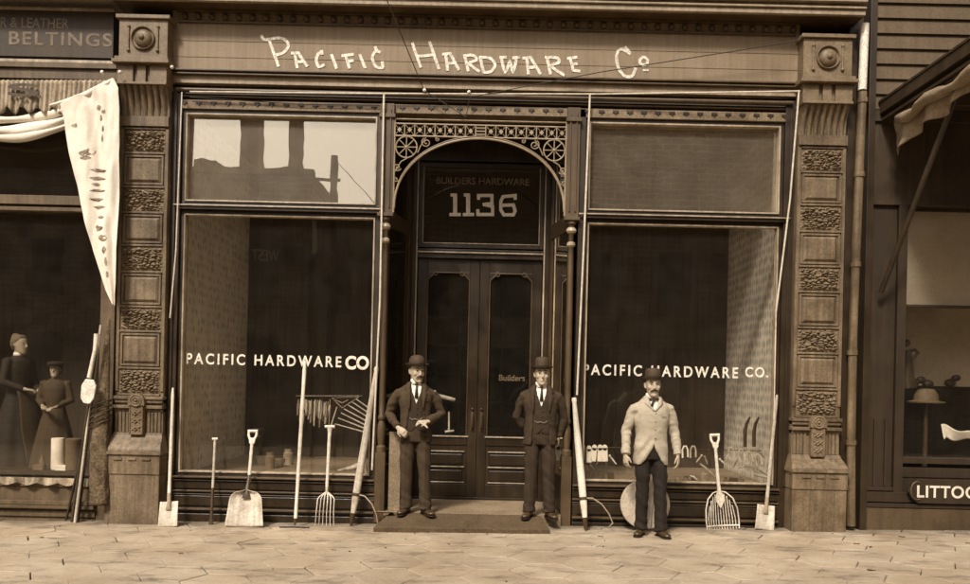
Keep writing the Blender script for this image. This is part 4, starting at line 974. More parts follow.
x, z = XZ(333, 153, 24-CAMD); b = MB(); b.tube([(x, -15, -0.42), (x, -15, z)], [0.15, 0.11], 12); b.build('post', 'pole_wood', tp, smooth=True)
x2, z2 = XZ(312, 176, 24-CAMD); x3, _q = XZ(338, 177, 24-CAMD); b = MB(); b.box(x2, x3, -15.2, -15.12, z2-0.05, z2+0.05); b.build('crossarm', 'pole_wood', tp)
b = MB()
b.tube([(x, -15, z2+0.6), (x+1.4, -15, z2-0.9)], 0.012, 5); b.tube([(x2, -15.2, z2), (x2-9, -15, z2-0.3)], 0.012, 5); b.build('stay_wire', 'wire_dark', tp)
# ================================================================ TOOLS
def orient(root, base, top, spin=0.0):
    base, top = Vector(base), Vector(top); z = (top-base).normalized(); f = Vector((0, -1, 0)); x = z.cross(f); x.normalize(); y = z.cross(x)
    m = Matrix(((x.x, y.x, z.x, base.x), (x.y, y.y, z.y, base.y), (x.z, y.z, z.z, base.z), (0, 0, 0, 1)))@Matrix.Rotation(spin, 4, 'Z')
    root.matrix_basis = m; return (top-base).length
def between(u0, v0, u1, v1, ytop):
    return G(u0, v0), PX(u1, v1, ytop)
def handle(root, z0, z1, r0, r1, m='wood_handle', bow=0.0, name='handle'):
    b = MB(); n = 14; pts = [(bow*math.sin(math.pi*i/n), 0, z0+(z1-z0)*i/n) for i in range(n+1)]
    rs = [r0+(r1-r0)*i/n+0.0012*math.sin(i*2.1) for i in range(n+1)]; rs[-1] *= 0.75
    b.tube(pts, rs, 12); return b.build(name, m, root, smooth=True)
def dgrip(root, z, m='white_handle', w=0.055):
    b = MB()
    out = [(-0.024,-0.02),(-0.030,0.03),(-w,0.065),(-w*0.98,0.13),(w*0.98,0.13),(w,0.065),(0.030,0.03),(0.024,-0.02)]
    inn = [(-0.012,0.045),(-w+0.02,0.075),(-w+0.018,0.108),(w-0.018,0.108),(w-0.02,0.075),(0.012,0.045)]
    # frame as connected bars round the hole
    b.tube([(-0.012,0,z-0.02),(-0.024,0,z+0.03),(-w+0.012,0,z+0.072),(-w+0.010,0,z+0.118)], 0.014, 10)
    b.tube([(0.012,0,z-0.02),(0.024,0,z+0.03),(w-0.012,0,z+0.072),(w-0.010,0,z+0.118)], 0.014, 10)
    b.tube([(-w,0,z+0.122),(w,0,z+0.122)], 0.017, 10); b.box(-0.03, 0.03, -0.012, 0.012, z-0.01, z+0.045)
    return b.build('grip', m, root, smooth=True)
def blade(root, wfn, h, dish, m, z0=0.0, bend=0.0, thick=0.004, name='blade', zround=None):
    b = MB()
    def fn(a, c_):
        s_ = a*2-1; w_ = wfn(c_); z = z0+h*c_-(zround(s_)*c_ if zround else 0); return (s_*w_, -dish*s_*s_-bend*c_*c_+0.002*math.sin(s_*5+c_*3), z)
    b.grid(fn, 20, 16); return b.build(name, m, root, smooth='all', solid=thick)
def socket(root, z0, z1, r=0.02, m='steel_dull'):
    b = MB(); b.tube([(0,-0.004,z0),(0,0,z0+0.05),(0,0,z1)], [(r*1.6, 0.006),(r*1.1, r),(r, r)], 12); return b.build('socket', m, root, smooth=True)
# square shovel at the left pilaster
def square_shovel(label, base, top, m='steel_bright', hm='white_handle'):
    t = thing('shovel', label, 'shovel', group='tools leaning against the shop front')
    L_ = (Vector(top)-Vector(base)).length
    blade(t, lambda c_: 0.105-0.008*c_, 0.27, 0.012, m, bend=-0.02)
    socket(t, 0.18, 0.36); handle(t, 0.33, L_, 0.019, 0.016, hm)
    orient(t, base, top); return t
square_shovel('square bladed shovel with long pale handle beside the left pilaster', *between(168, 527, 173, 388, 0.0))
square_shovel('square bladed shovel with long pale handle beside the right pilaster', *between(764, 530, 777, 395, 0.0), m='steel_bright', hm='wood_handle')
# bar with dark foot
t = thing('digging_bar', 'thin pale handled spud with dark iron foot leaning left of the big scoop', 'digging bar', group='tools leaning against the shop front')
B_, T_ = between(211, 525, 215, 439, 0.0); L_ = (T_-B_).length
handle(t, 0.28, L_, 0.014, 0.013); b = MB(); b.tube([(0,0,0.0),(0,0,0.10),(0,0,0.40)], [(0.028, 0.008),(0.016,0.014),(0.017,0.017)], 10); b.build('blade', 'steel_dark', t, smooth=True)
b = MB(); b.tube([(-0.03,0,L_),(0.03,0,L_)], 0.014, 8); b.build('knob', 'white_handle', t, smooth=True); orient(t, B_, T_)
# big scoop shovel
t = thing('scoop_shovel', 'wide white scoop shovel with D grip left of the centre of left window', 'shovel', group='tools leaning against the shop front')
B_, T_ = between(245, 527, 253, 431, 0.02); L_ = (T_-B_).length
def wsc(c_): return 0.195*(1-0.22*c_)*(math.sqrt(max(0.0, 1-max(0, (c_-0.72)/0.28)**2.4)) if c_ > 0.72 else 1)+0.012
blade(t, wsc, 0.385, 0.05, 'steel_bright', bend=0.035)
b = MB(); b.tube([(0,-0.045,0.30),(0,-0.05,0.36),(0,-0.02,0.46),(0,0,0.56)], [(0.05,0.008),(0.030,0.014),(0.019,0.019),(0.018,0.018)], 10); b.build('socket', 'steel_dark', t, smooth=True)
handle(t, 0.48, L_-0.11, 0.018, 0.017, 'white_handle'); dgrip(t, L_-0.125); orient(t, B_, T_)
# long hoe
t = thing('hoe', 'tallest long pale handled hoe leaning on the left window, blade flat on the paving', 'hoe', group='tools leaning against the shop front')
B_, T_ = between(295, 528, 305, 361, 0.05); L_ = (T_-B_).length
handle(t, 0.10, L_, 0.019, 0.021, 'white_handle'); b = MB(); b.tube([(0,0,0.24),(0,0,0.10),(0,-0.02,0.02)], [0.02,0.014,0.010], 8); b.tube([(-0.16,-0.03,0.012),(0,-0.02,0.016),(0.16,-0.03,0.012)], [(0.012,0.01)]*3, 8); b.build('blade', 'steel_dark', t, smooth=True); orient(t, B_, T_)
# manure fork
t = thing('garden_fork', 'six tined fork with D grip leaning on the left window below the radiating tools', 'fork', group='tools leaning against the shop front')
B_, T_ = between(325, 526, 330, 425, 0.02); L_ = (T_-B_).length
b = MB()
for k in range(6):
    x = (k-2.5)*0.036; tp_ = abs(k-2.5)/2.5
    b.tube([(x*1.12, -0.03, 0.0), (x*1.05, -0.045, 0.14), (x, -0.02, 0.29), (x*0.8, -0.01, 0.335-0.02*tp_), (x*0.25, 0, 0.355), (0, 0, 0.37)], [0.0035, 0.005, 0.006, 0.007, 0.008, 0.009], 7)
b.tube([(0,0,0.35),(0,0,0.46)], [0.013, 0.018], 10); b.build('tines', 'steel_bright', t, smooth=True)
handle(t, 0.42, L_-0.04, 0.017, 0.019, 'white_handle'); b = MB(); b.tube([(-0.055,0,L_-0.02),(0.055,0,L_-0.02)], [0.016, 0.018], 10); b.tube([(0,0,L_-0.1),(0,0,L_-0.025)], [0.018,0.03], 10); b.build('grip', 'white_handle', t, smooth=True)
orient(t, B_, T_)
# cant hooks: heavy tapered handle with curved iron
def cant_hook(label, base, top, sx, hm):
    t = thing('cant_hook', label, 'cant hook', group='tools leaning against the shop front')
    L_ = (Vector(top)-Vector(base)).length
    b = MB(); b.tube([(0,0,0.13),(0,0,0.30),(0,0,0.55),(0,0,1.0),(0,0,L_-0.05),(0,0,L_-0.03),(0,0,L_)], [0.027,0.040,0.042,0.036,0.024,0.030,0.024], 14); b.build('handle', hm, t, smooth=True)
    b = MB(); b.tube([(0,0,0.0),(0,0,0.06),(0,0,0.14)], [0.012,0.026,0.030], 12); b.tube([(0,0,0.33),(0,0,0.36)], 0.046, 14); b.build('toe_ring', 'steel_dark', t, smooth=True)
    b = MB(); b.tube([(sx*0.03,-0.01,0.345),(sx*0.10,-0.02,0.34),(sx*0.19,-0.03,0.27),(sx*0.26,-0.03,0.16),(sx*0.29,-0.03,0.06),(sx*0.24,-0.03,0.02)], [(0.008,0.016),(0.008,0.016),(0.008,0.016),(0.008,0.015),(0.008,0.012),(0.004,0.006)], 8); b.build('hook', 'steel_dull', t, smooth=True)
    orient(t, base, top); return t
cant_hook('heavy cant hook leaning to the right against the left door post', *between(351, 526, 377, 367, 0.0), 1, 'wood_handle')
cant_hook('heavy white cant hook leaning against the post right of the doorway', *between(586, 531, 574, 398, 0.0), 1, 'white_handle')
# coal fork scoop
t = thing('scoop_fork', 'round shouldered wire scoop fork with D grip in front of the right window', 'fork', group='tools leaning against the shop front')
B_, T_ = between(722, 529, 714.5, 435, 0.02); L_ = (T_-B_).length
b = MB(); hw = 0.175
out_ = [(-hw, 0.0), (-hw*1.02, 0.10), (-hw*0.98, 0.22), (-hw*0.78, 0.33), (-hw*0.4, 0.395), (0, 0.415)]
full = out_+[(-x, z) for x, z in out_[-2::-1]]
b.tube([(x, -0.05*(x/hw)**2, z) for x, z in full], 0.008, 8)
for k in range(11):
    x = -hw+2*hw*(k+1)/12; zt_2 = 0.40*math.sqrt(max(0, 1-(x/hw)**2*0.86)); b.tube([(x*1.0, -0.045*(x/hw)**2-0.01, -0.005), (x, -0.045*(x/hw)**2, 0.12), (x*0.85, -0.045*(x/hw)**2, zt_2)], 0.0058, 6)
b.tube([(-hw, -0.05, 0.035), (0, 0.0, 0.035), (hw, -0.05, 0.035)], 0.010, 8)
b.build('tines', 'steel_bright', t, smooth=True)
b = MB(); b.prism([(0, 0.22), (0.045, 0.30), (0.05, 0.36), (0.0, 0.43), (-0.05, 0.36), (-0.045, 0.30)], -0.022, -0.012); b.tube([(0,-0.016,0.34),(0,-0.01,0.42),(0,0,0.52)], [(0.03,0.01),0.022,0.018], 10); b.build('socket', 'steel_bright', t, bevel=0.003)
handle(t, 0.46, L_-0.11, 0.018, 0.017, 'white_handle'); dgrip(t, L_-0.125); orient(t, B_, T_)
# grindstone / round blade with pale bar
t = thing('grindstone', 'large round stone disc leaning on the shop front behind the man in grey', 'grindstone')
gc = PX(645, 504.5, -0.22); t.location = gc-Vector((0, 0, 0.27)); b = MB(); mt = Matrix.Rotation(R(82), 4, 'X')
b.lathe([(0.04,-0.02),(0.262,-0.022),(0.268,-0.012),(0.268,0.012),(0.262,0.02),(0.05,0.022)], gc, 48, mtx=mt); b.build('disc', 'stone_pale', t, smooth=True)
b = MB(); b.lathe([(0.05,0.02),(0.05,0.04),(0.02,0.045)], gc, 20, mtx=mt); b.build('boss', 'stone_pale', t, smooth=True)

b = MB(); b.tube([PX(647, 528, -0.36), PX(650, 500, -0.33), PX(649, 482, -0.31)], [(0.035, 0.01), (0.03, 0.012), (0.012, 0.012)], 8)
tag(b.build('axe_handle', 'white_handle', None, smooth=True), 'short white handle before the round stone, seen between the legs of the man in grey', 'handle')
# pale post inside the doorway
p0, p1 = PX(393.5, 513, 0.02), PX(395.5, 437, 0.02)
b = MB(); b.box(-0.065, 0.065, -0.05, 0.05, 0, 0.86); b.box(-0.07, 0.07, -0.055, 0.055, 0.862, 0.875)
o = b.build('wooden_post', 'step_stone', None, bevel=0.004); o.location = (p0.x, 0.08, 0.13); tag(o, 'short pale wooden post standing in the doorway behind the man in brown', 'post')
# ---- goods in the left window
def good(name, bd, m, label, cat, group=None, **k):
    o = bd.build(name, m, None, smooth=True, **k); tag(o, label, cat, group); return o
b = MB(); yw = 0.45
def D(u, v, y=yw): return PX(u, v, y)
b.tube([D(296, 396), D(362, 396)], 0.006, 6)
good('display_rail', b, 'steel_dull', 'thin rail across the lower left window from which small tools hang', 'rail')
for k, (u, v0, v1, w_) in enumerate(((301,398,420,0.010),(307,400,412,0.014),(311,401,414,0.016),(315,400,426,0.010),(320,400,418,0.018),(325,403,416,0.014),(330,405,411,0.014),(304,413,424,0.008),(326,418,424,0.016))):
    b = MB(); b.tube([D(u, v0), D(u-0.5, (v0+v1)/2), D(u-1, v1)], [w_*0.6, w_, w_*0.7], 8)
    good('hand_tool', b, 'steel_bright', ['thin bar hanging leftmost on rail of left window','stubby pale tool hanging second on rail of left window','stubby tool hanging third on rail of left window','long narrow tool hanging fourth on rail of left window','thick handled tool hanging fifth on rail of left window','short tool hanging sixth on rail of left window','smallest tool hanging nearest the compass on rail of left window','low thin tool below the leftmost ones in left window','low round tool below the row in left window'][k], 'hand tool', 'small tools hung in the left window')
b = MB(); b.tube([D(332, 398), D(342, 408), D(359, 397)], 0.007, 6); b.tube([D(335, 400), D(342, 403), D(348, 400)], 0.007, 6); b.tube([D(332, 398), D(359, 397)], 0.004, 6)
good('folding_rule', b, 'steel_dull', 'V shaped folding rule above the fan of tools in left window', 'rule')
for k, (u, v) in enumerate(((370,409),(370,414),(369,418),(368,422),(367,426),(366,429),(364,432))):
    u0, v0 = [(356,399),(352,402),(348,405),(344,409),(341,413),(338,418),(335,424)][k]
    b = MB(); b.tube([D(u0, v0), D(u, v)], [0.006, 0.009], 8)
    good('file', b, 'steel_bright', ['uppermost and steepest','second from top','third from top','middle','third from bottom','second from bottom','lowest and flattest'][k]+' rod of the fan of tools in left window', 'file', 'rods fanned out in the left window')
b = MB(); b.tube([D(337, 407), D(331, 426)], 0.008, 8); good('chisel', b, 'steel_bright', 'bright slanted chisel left of the fan of tools in left window', 'chisel')
b = MB(); b.tube([PX(338, 471, 0.3), PX(352, 468, 0.3), PX(364, 464, 0.3)], [0.015, 0.03, 0.045], 10); b.tube([PX(364, 464, 0.3), PX(366, 473, 0.3)], [0.03, 0.01], 8)
good('horn', b, 'steel_bright', 'pale curved horn lying on sill at right end of left window', 'horn')
# ---- goods in the right window: pale hanging tags, tool heads
for k, (u, v, m_) in enumerate(((582,452,'box_white'),(589,454,'box_white'),(594,453,'box_white'),(600,453,'box_white'),(605,453,'box_white'),(558,452,'box_white'),(685,452,'box_white'),(693,452,'steel_bright'),(731,453,'steel_bright'),(741,455,'steel_bright'),(749,457,'steel_bright'),(758,460,'steel_bright'))):
    b = MB(); y = 0.28; p = PX(u, v, y)
    if k < 6: b.box(-0.028, 0.028, -0.006, 0.006, -0.075, 0.045); b.lathe([(0.028,-0.006),(0.028,0.006)], (0, 0, 0.045), 14, mtx=Matrix.Rotation(R(90), 4, 'X')); 
    else: b.tube([(-0.022,0,-0.06),(-0.026,0,0.02),(-0.012,0,0.055),(0.012,0,0.055),(0.026,0,0.02),(0.03,0,-0.05)], 0.009, 8)
    p = PX(u, v, 0.2); o = b.build('hanging_tag' if k < 6 else 'iron_clevis', m_, None, bevel=0.002 if k < 6 else 0, smooth=(k >= 6)); o.location = p; o.rotation_euler = (0, R([3,-2,4,0,-3,2,0,2,-10,-8,-12,-14][k]), 0)
    tag(o, ['pale tag in right window nearest the cant hook','second pale tag right of the cant hook','third pale tag right of the cant hook','fourth pale tag right of the cant hook','rightmost pale tag of the row left of the man in grey','single pale tag seen in doorway side window','U shaped white iron just right of the man in grey','second U shaped iron right of the man in grey','leftmost U shaped iron between fork and shovel','second U shaped iron between fork and shovel','third U shaped iron below the scythe blades','rightmost U shaped iron near right shovel'][k], 'tag' if k < 6 else 'clevis', 'pale tags in the right window' if k < 6 else 'U shaped irons in the right window')
    o.scale = (1.05, 1, 1.3) if k < 6 else (1.15, 1, 1.15)
b = MB(); b.tube([PX(585, 447, 0.2), PX(762, 451, 0.2)], 0.005, 6); good('display_wire', b, 'steel_dark', 'thin wire strung across the right window for the tags and irons', 'wire')
for k, (u, v) in enumerate(((745, 444), (754, 444))):
    b = MB(); b.tube([PX(u, v+3, 0.6), PX(u, v-12, 0.6), PX(u+1.5, v-20, 0.6), PX(u+5, v-27, 0.6)], [(0.022,0.006),(0.024,0.006),(0.020,0.006),(0.012,0.006)], 8)
    good('scythe_blade', b, 'steel_dark', ['left one of two dark curved blades against wallpaper','right one of two dark curved blades against wallpaper'][k], 'scythe blade', 'dark curved blades in the right window')
b = MB(); b.tube([PX(752, 474, 0.3), PX(768, 478, 0.3)], 0.016, 10); b.tube([PX(752, 471, 0.3), PX(753, 478, 0.3)], 0.024, 10); b.tube([PX(760, 471, 0.3), PX(769, 475, 0.3)], 0.014, 10)
good('mallet', b, 'steel_bright', 'bright headed mallets lying at lower right corner of right window', 'mallet')
for k, (u0, v0, u1, v1) in enumerate(((700,464,715,477),(690,476,697,480),(738,468,752,467),(585,466,588,470),(590,465,594,470))):
    b = MB(); b.tube([PX(u0, v0, 0.35), PX((u0+u1)/2, (v0+v1)/2-1, 0.35), PX(u1, v1, 0.35)], [0.010, 0.013, 0.007], 8)
    good('hand_sickle', b, 'steel_bright', ['slanting tool lying left of the wire fork handle in right window','small tool lying on sill right of the man in grey','low curved tool under the U shaped irons','left small peg under the pale tags','right small peg under the pale tags'][k], 'hand tool', 'small tools lying in the right window')
rnd = random.Random(31)
for k in range(16):
    u = 299+2.1*k+rnd.uniform(-0.5, 0.5); v0 = 399+rnd.uniform(0, 3); v1 = v0+rnd.uniform(10, 26); w_ = rnd.uniform(0.006, 0.013); y = 0.52+rnd.uniform(0, 0.05)
    b = MB(); b.tube([PX(u, v0, y), PX(u-0.6, (v0+v1)/2, y), PX(u-1.2, v1, y)], [(w_*0.6, 0.004), (w_*1.3, 0.004), (w_*0.5, 0.004)], 8)
    good('blade_tool', b, ('steel_dull', 'steel_bright')[k % 2], 'flat blade hung in the close second row behind the rail tools of left window', 'blade', 'flat blades in the left window second row')
for k in range(12):
    u = (699, 706, 722, 727, 736, 746, 753, 763, 590, 598, 606, 613)[k]; v = 456+rnd.uniform(0, 9); y = 0.3+rnd.uniform(0, 0.1); b = MB(); a = rnd.uniform(-0.9, 0.9); L_ = rnd.uniform(0.03, 0.07)
    p = PX(u, v, y); dx, dz = math.sin(a)*L_, math.cos(a)*L_
    b.tube([p-Vector((dx, 0, dz)), p, p+Vector((dx, 0, dz))], [0.007, 0.010, 0.006], 8); b.ball(p+Vector((dx, 0, dz)), 0.014, 8, 6)
    good('small_fitting', b, ('steel_bright', 'steel_dull', 'box_white')[k % 3], 'small pale iron fitting among the low bright goods of right window', 'fitting', 'small fittings in the right window')
rnd = random.Random(21)
for k, u in enumerate((594, 602, 611, 678, 686, 694, 704, 726, 734, 741)):
    b = MB(); y = 0.42+rnd.uniform(0, 0.25); h_ = rnd.uniform(0.05, 0.10); r_ = rnd.uniform(0.025, 0.045); p = PX(u, 470, y)
    if k % 3 == 0: b.lathe([(r_,0),(r_,h_),(r_*0.5,h_+0.015),(r_*0.5,h_+0.03)], (0,0,0), 14)
    elif k % 3 == 1: b.lathe([(r_*0.9,0),(r_*1.1,h_*0.4),(r_*0.6,h_),(r_*0.7,h_+0.02)], (0,0,0), 14)
    else: b.box(-r_, r_, -r_, r_, 0, h_); b.box(-r_*0.9, r_*0.9, -r_*1.02, r_*0.9, h_+0.0005, h_+0.012)
    o = b.build(('oil_can','jar','small_box')[k % 3], ('steel_dull','box_dull','trim_mid')[k % 3], None, smooth=(k % 3 != 2)); o.location = (p.x, y, 0.456)
    tag(o, ['first','second','third','fourth','fifth','sixth','seventh','eighth','ninth','tenth'][k]+' from left of the low dim goods on the floor of right window', ('can','jar','box')[k % 3], 'low goods on the right window floor')
for k, u in enumerate((196, 204, 262, 270, 279, 288)):
    b = MB(); y = 1.0+0.25*(k % 3); h_ = 0.10+0.05*(k % 2); p = PX(u, 462, y); b.lathe([(0.06,0),(0.062,h_),(0.045,h_+0.02),(0.045,h_+0.05)] if k % 2 else [(0.05,0),(0.075,h_*0.6),(0.08,h_)], (0,0,0), 16)
    o = b.build('crock', ('box_dull','interior_floor','steel_dull')[k % 3], None, smooth=True); o.location = (p.x, y, 0.456); tag(o, ['first','second','third','fourth','fifth','sixth'][k]+' from left of the dim crocks standing far back in left window', 'crock', 'crocks in the left window')
# things at the door: hung tools behind left door pane
b = MB(); b.tube([PX(438, 396, 1.2), PX(455, 400, 1.2)], [0.03, 0.022], 8); good('wood_tool', b, 'steel_bright', 'pale tool hanging behind left door pane, just right of the man in brown', 'tool')
b = MB(); b.tube([PX(449, 412, 1.2), PX(449, 430, 1.2)], 0.012, 8); b.tube([PX(445, 432, 1.2), PX(454, 431, 1.2)], 0.016, 8); good('hammer', b, 'steel_bright', 'bright upside down hammer behind left door pane', 'hammer')
# ---- left shop goods
for k, (u, v, w_, h_, m_) in enumerate(((57.5, 463, 0.14, 0.36, 'box_white'), (73, 464, 0.16, 0.36, 'box_dull'))):
    p = PX(u, v, 0.24); b = MB()
    if k == 0: b.lathe([(0.062,-0.02),(0.068,0.0),(0.07,0.33),(0.066,0.34)], (0,0,0), 20)
    else: b.lathe([(0.075,-0.02),(0.08,0.0),(0.08,0.27),(0.085,0.28),(0.085,0.335),(0.078,0.34)], (0,0,0), 20)
    o = b.build('tin_can', m_, None, smooth=True); o.location = (p.x, 0.24, 0.50); tag(o, ['tall white canister in the left shop window','dull canister with pale lid in the left shop window'][k], 'canister')
for k, u in enumerate((48, 70)):
    p = PX(u, 472, 0.38); b = MB(); b.box(-0.06, 0.06, -0.04, 0.04, 0, 0.035); b.box(-0.06, 0.06, -0.042, 0.04, 0.0355, 0.06); o = b.build('brush', 'box_white' if k else 'box_dull', None, bevel=0.003); o.location = (p.x, 0.20, 0.476); tag(o, ['left small block brush on the scalloped sill of left shop','right small block brush on the scalloped sill of left shop'][k], 'brush', 'small brushes on the left shop sill')
b = MB(); b.lathe([(0.028,0),(0.03,0.01),(0.03,0.10),(0.012,0.14),(0.012,0.18)], (0,0,0), 14); o = b.build('bottle', 'box_dull', None, smooth=True); o.location = (PX(41, 470, 0.2).x, 0.22, 0.476); tag(o, 'slim pale bottle left of the canisters in left shop window', 'bottle')
# leaning bundle of poles at the left
for k, (u0, v0, u1, v1, r0, r1, m_) in enumerate(((75, 523, 101, 325, 0.017, 0.015, 'wood_handle'), (66, 521, 90, 415, 0.014, 0.012, 'dark_wood'), (72, 522, 97, 345, 0.019, 0.014, 'dark_wood'), (78, 522, 94, 380, 0.015, 0.012, 'dark_wood'))):
    B_, T_ = G(u0, v0), PX(u1, v1, -0.08-0.03*k); t = MB(); n_ = 10
    t.tube([B_.lerp(T_, i/n_) for i in range(n_+1)], [r0+(r1-r0)*i/n_ for i in range(n_+1)], 10)
    tag(t.build('oar_pole' if k == 0 else 'leaning_pole', m_, None, smooth=True), ['longest pale pole leaning against the left shop beside the wrapped bundle','short dark pole leaning at the foot of the left shop','long dark pole leaning behind the white paddle','thin dark pole between the paddle and wrapped bundle'][k], 'pole', 'poles leaning at the left shop')
t = thing('paddle', 'white painted paddle with octagonal blade hanging blade down beside left shop window', 'paddle')
b = MB(); b.tube([PX(89, 378, -0.30), PX(95, 350, -0.28), PX(97, 334, -0.27)], [0.022, 0.021, 0.030], 12); b.build('shaft', 'white_handle', t, smooth=True)
b = MB(); b.prism([tuple(XZ(u, v, -0.31)) for u, v in ((86,379),(94,380),(96.5,386),(94,399),(90,404),(84,403),(81,398),(82,385))], -0.325, -0.30); b.build('blade', 'letter_white', t, bevel=0.006)
t = thing('wrapped_bundle', 'tall rough wrapped bundle bound with cord, leaning on the left pilaster', 'bundle')
b = MB(); rings = []
for j in range(60):
    tt = j/59; v = 318+(505-318)*tt; uc = 109-10.5*min(1, tt*1.3)+(1 if tt > 0.7 else 0); w_ = 0.015+0.085*min(1, (tt*1.4)); p = PX(uc, v, -0.12-0.10*tt)
    rings.append([p+Vector((math.cos(2*math.pi*k/28), 0.75*math.sin(2*math.pi*k/28), 0))*w_*(1+0.16*noise.noise(Vector((k*0.9, tt*7, 1)))+0.08*noise.noise(Vector((k*2.1, tt*22, 5)))) for k in range(28)])
b.loft(rings[::-1]); b.build('wrapping', 'bundle', t, smooth='all')
b = MB()
for v in (404, 409, 414, 419, 424):
    p = PX(100.5+(414-v)*0.05, v, -0.17); b.tube([p+Vector((math.cos(a)*0.108, math.sin(a)*0.085, 0.05*math.cos(a))) for a in [2*math.pi*i/20 for i in range(21)]], 0.007, 6)
b.build('cord', 'steel_dark', t, smooth=True)
# ================================================================ PEOPLE
def remesh(bd, vox, smooth_it=3, disp=None, name='m'):
    me = bpy.data.meshes.new(name); me.from_pydata(bd.v, [], bd.f); me.update()
    o = bpy.data.objects.new('tmp', me); C.objects.link(o)
    r = o.modifiers.new('r', 'REMESH'); r.mode = 'VOXEL'; r.voxel_size = vox
    if smooth_it: s_ = o.modifiers.new('s', 'SMOOTH'); s_.factor = 0.5; s_.iterations = smooth_it
    bpy.context.view_layer.update()
    out = bpy.data.meshes.new_from_object(o.evaluated_get(bpy.context.evaluated_depsgraph_get()))
    bpy.data.objects.remove(o)
    if disp:
        nr = [v.normal.copy() for v in out.vertices]
        for v, n_ in zip(out.vertices, nr): v.co = v.co+n_*disp(v.co)
    out.materials.clear(); return out
def lerp_tab(tab, z):
    """tab rows sorted by z descending: (z, a, b, ...)"""
    if z >= tab[0][0]: return tab[0][1:]
    for p, q in zip(tab, tab[1:]):
        if z >= q[0]:
            f = (p[0]-z)/(p[0]-q[0]); f = f*f*(3-2*f)*0.5+f*0.5; return tuple(a*(1-f)+b*f for a, b in zip(p[1:], q[1:]))
    return tab[-1][1:]
def ell_ring(cx, cy, z, rx, ry, n=28, p=2.3, xf=None):
    out = []
    for k in range(n):
        a = 2*math.pi*k/n; c_, s_ = math.cos(a), math.sin(a)
        q = Vector((cx+rx*math.copysign(abs(c_)**(2/p), c_), cy+ry*math.copysign(abs(s_)**(2/p), s_), z)); out.append(xf@q if xf else q)
    return out
HEADP = [(-0.118,0.022,-0.078,-0.035),(-0.106,0.042,-0.090,0.000),(-0.085,0.053,-0.091,0.035),(-0.055,0.061,-0.089,0.058),(-0.02,0.069,-0.088,0.076),(0.01,0.072,-0.087,0.088),(0.035,0.0745,-0.089,0.094),(0.065,0.072,-0.083,0.090),(0.09,0.058,-0.066,0.072),(0.108,0.032,-0.036,0.040),(0.113,0.010,-0.01,0.012)]
def hand(bd, w, d, n_, thumb_side, curl=0.5, spread=0.3):
    """palm and five fingers: w wrist, d direction to the knuckles, n_ palm normal"""
    d = Vector(d).normalized(); n_ = Vector(n_); n_ = (n_-d*n_.dot(d)).normalized(); s_ = d.cross(n_)*thumb_side; w = Vector(w)
    rings = []
    for t, hw, ht in ((-0.02,0.024,0.019),(0.01,0.027,0.018),(0.04,0.036,0.017),(0.07,0.041,0.015),(0.092,0.040,0.012)):
        rings.append([w+d*t+s_*hw*math.cos(2*math.pi*k/14)+n_*ht*math.sin(2*math.pi*k/14) for k in range(14)])
    bd.loft(rings)
    for i, (off, Ls) in enumerate(((0.030, 0.070), (0.0105, 0.080), (-0.0095, 0.074), (-0.029, 0.058))):
        p = w+d*0.080+s_*off; dirv = (d+s_*off*3*spread).normalized(); pts = [p]; rs = [0.0092]
        for j, (fr, ang) in enumerate(((0.46, 0.35), (0.30, 0.75), (0.24, 0.6))):
            a = curl*ang*(1+0.12*i); ax = dirv.cross(n_).normalized(); dirv = (Matrix.Rotation(a, 3, ax)@dirv).normalized()
            p = p+dirv*Ls*fr*1.05; pts.append(p); rs.append((0.0088, 0.0078, 0.0060)[j])
        bd.tube(pts, rs, 8)
    p = w+d*0.018+s_*0.024; t1 = (d*0.62+s_*0.62+n_*0.25).normalized(); t2 = (d*0.92+s_*0.15+n_*0.35).normalized()
    bd.tube([p-s_*0.01, p+t1*0.036, p+t1*0.036+t2*0.030, p+t1*0.036+t2*0.052], [0.014, 0.012, 0.0098, 0.007], 8)
def cshell(bd, rings, th=0.020, n=44):
    """open-fronted shell: rings of (z, rx, ry, cx, cy, gap); front faces -y"""
    R_ = []
    for z, rx, ry, cx, cy, gap in rings:
        g = math.asin(min(0.95, max(0.0, gap)/rx)); o_, i_ = [], []
        for k in range(n):
            a = g+(2*math.pi-2*g)*k/(n-1); s1, c1 = math.sin(a), -math.cos(a); p = 2.3
            f = lambda v: math.copysign(abs(v)**(2/p), v)
            o_.append(Vector((cx+rx*f(s1), cy+ry*f(c1), z))); i_.append(Vector((cx+(rx-th)*f(s1), cy+(ry-th)*f(c1), z)))
        R_.append(o_+i_[::-1])
    m = len(R_[0]); base = len(bd.v); V = [p for r in R_ for p in r]; N = len(R_); Fc = []
    for i in range(N-1):
        for k in range(m): Fc.append((i*m+k, i*m+(k+1)%m, (i+1)*m+(k+1)%m, (i+1)*m+k))
    for e in (0, (N-1)*m):
        for k in range(n-1):
            q = (e+k, e+k+1, e+m-2-k, e+m-1-k); Fc.append(q if e else q[::-1])
    bd.add(V, Fc)
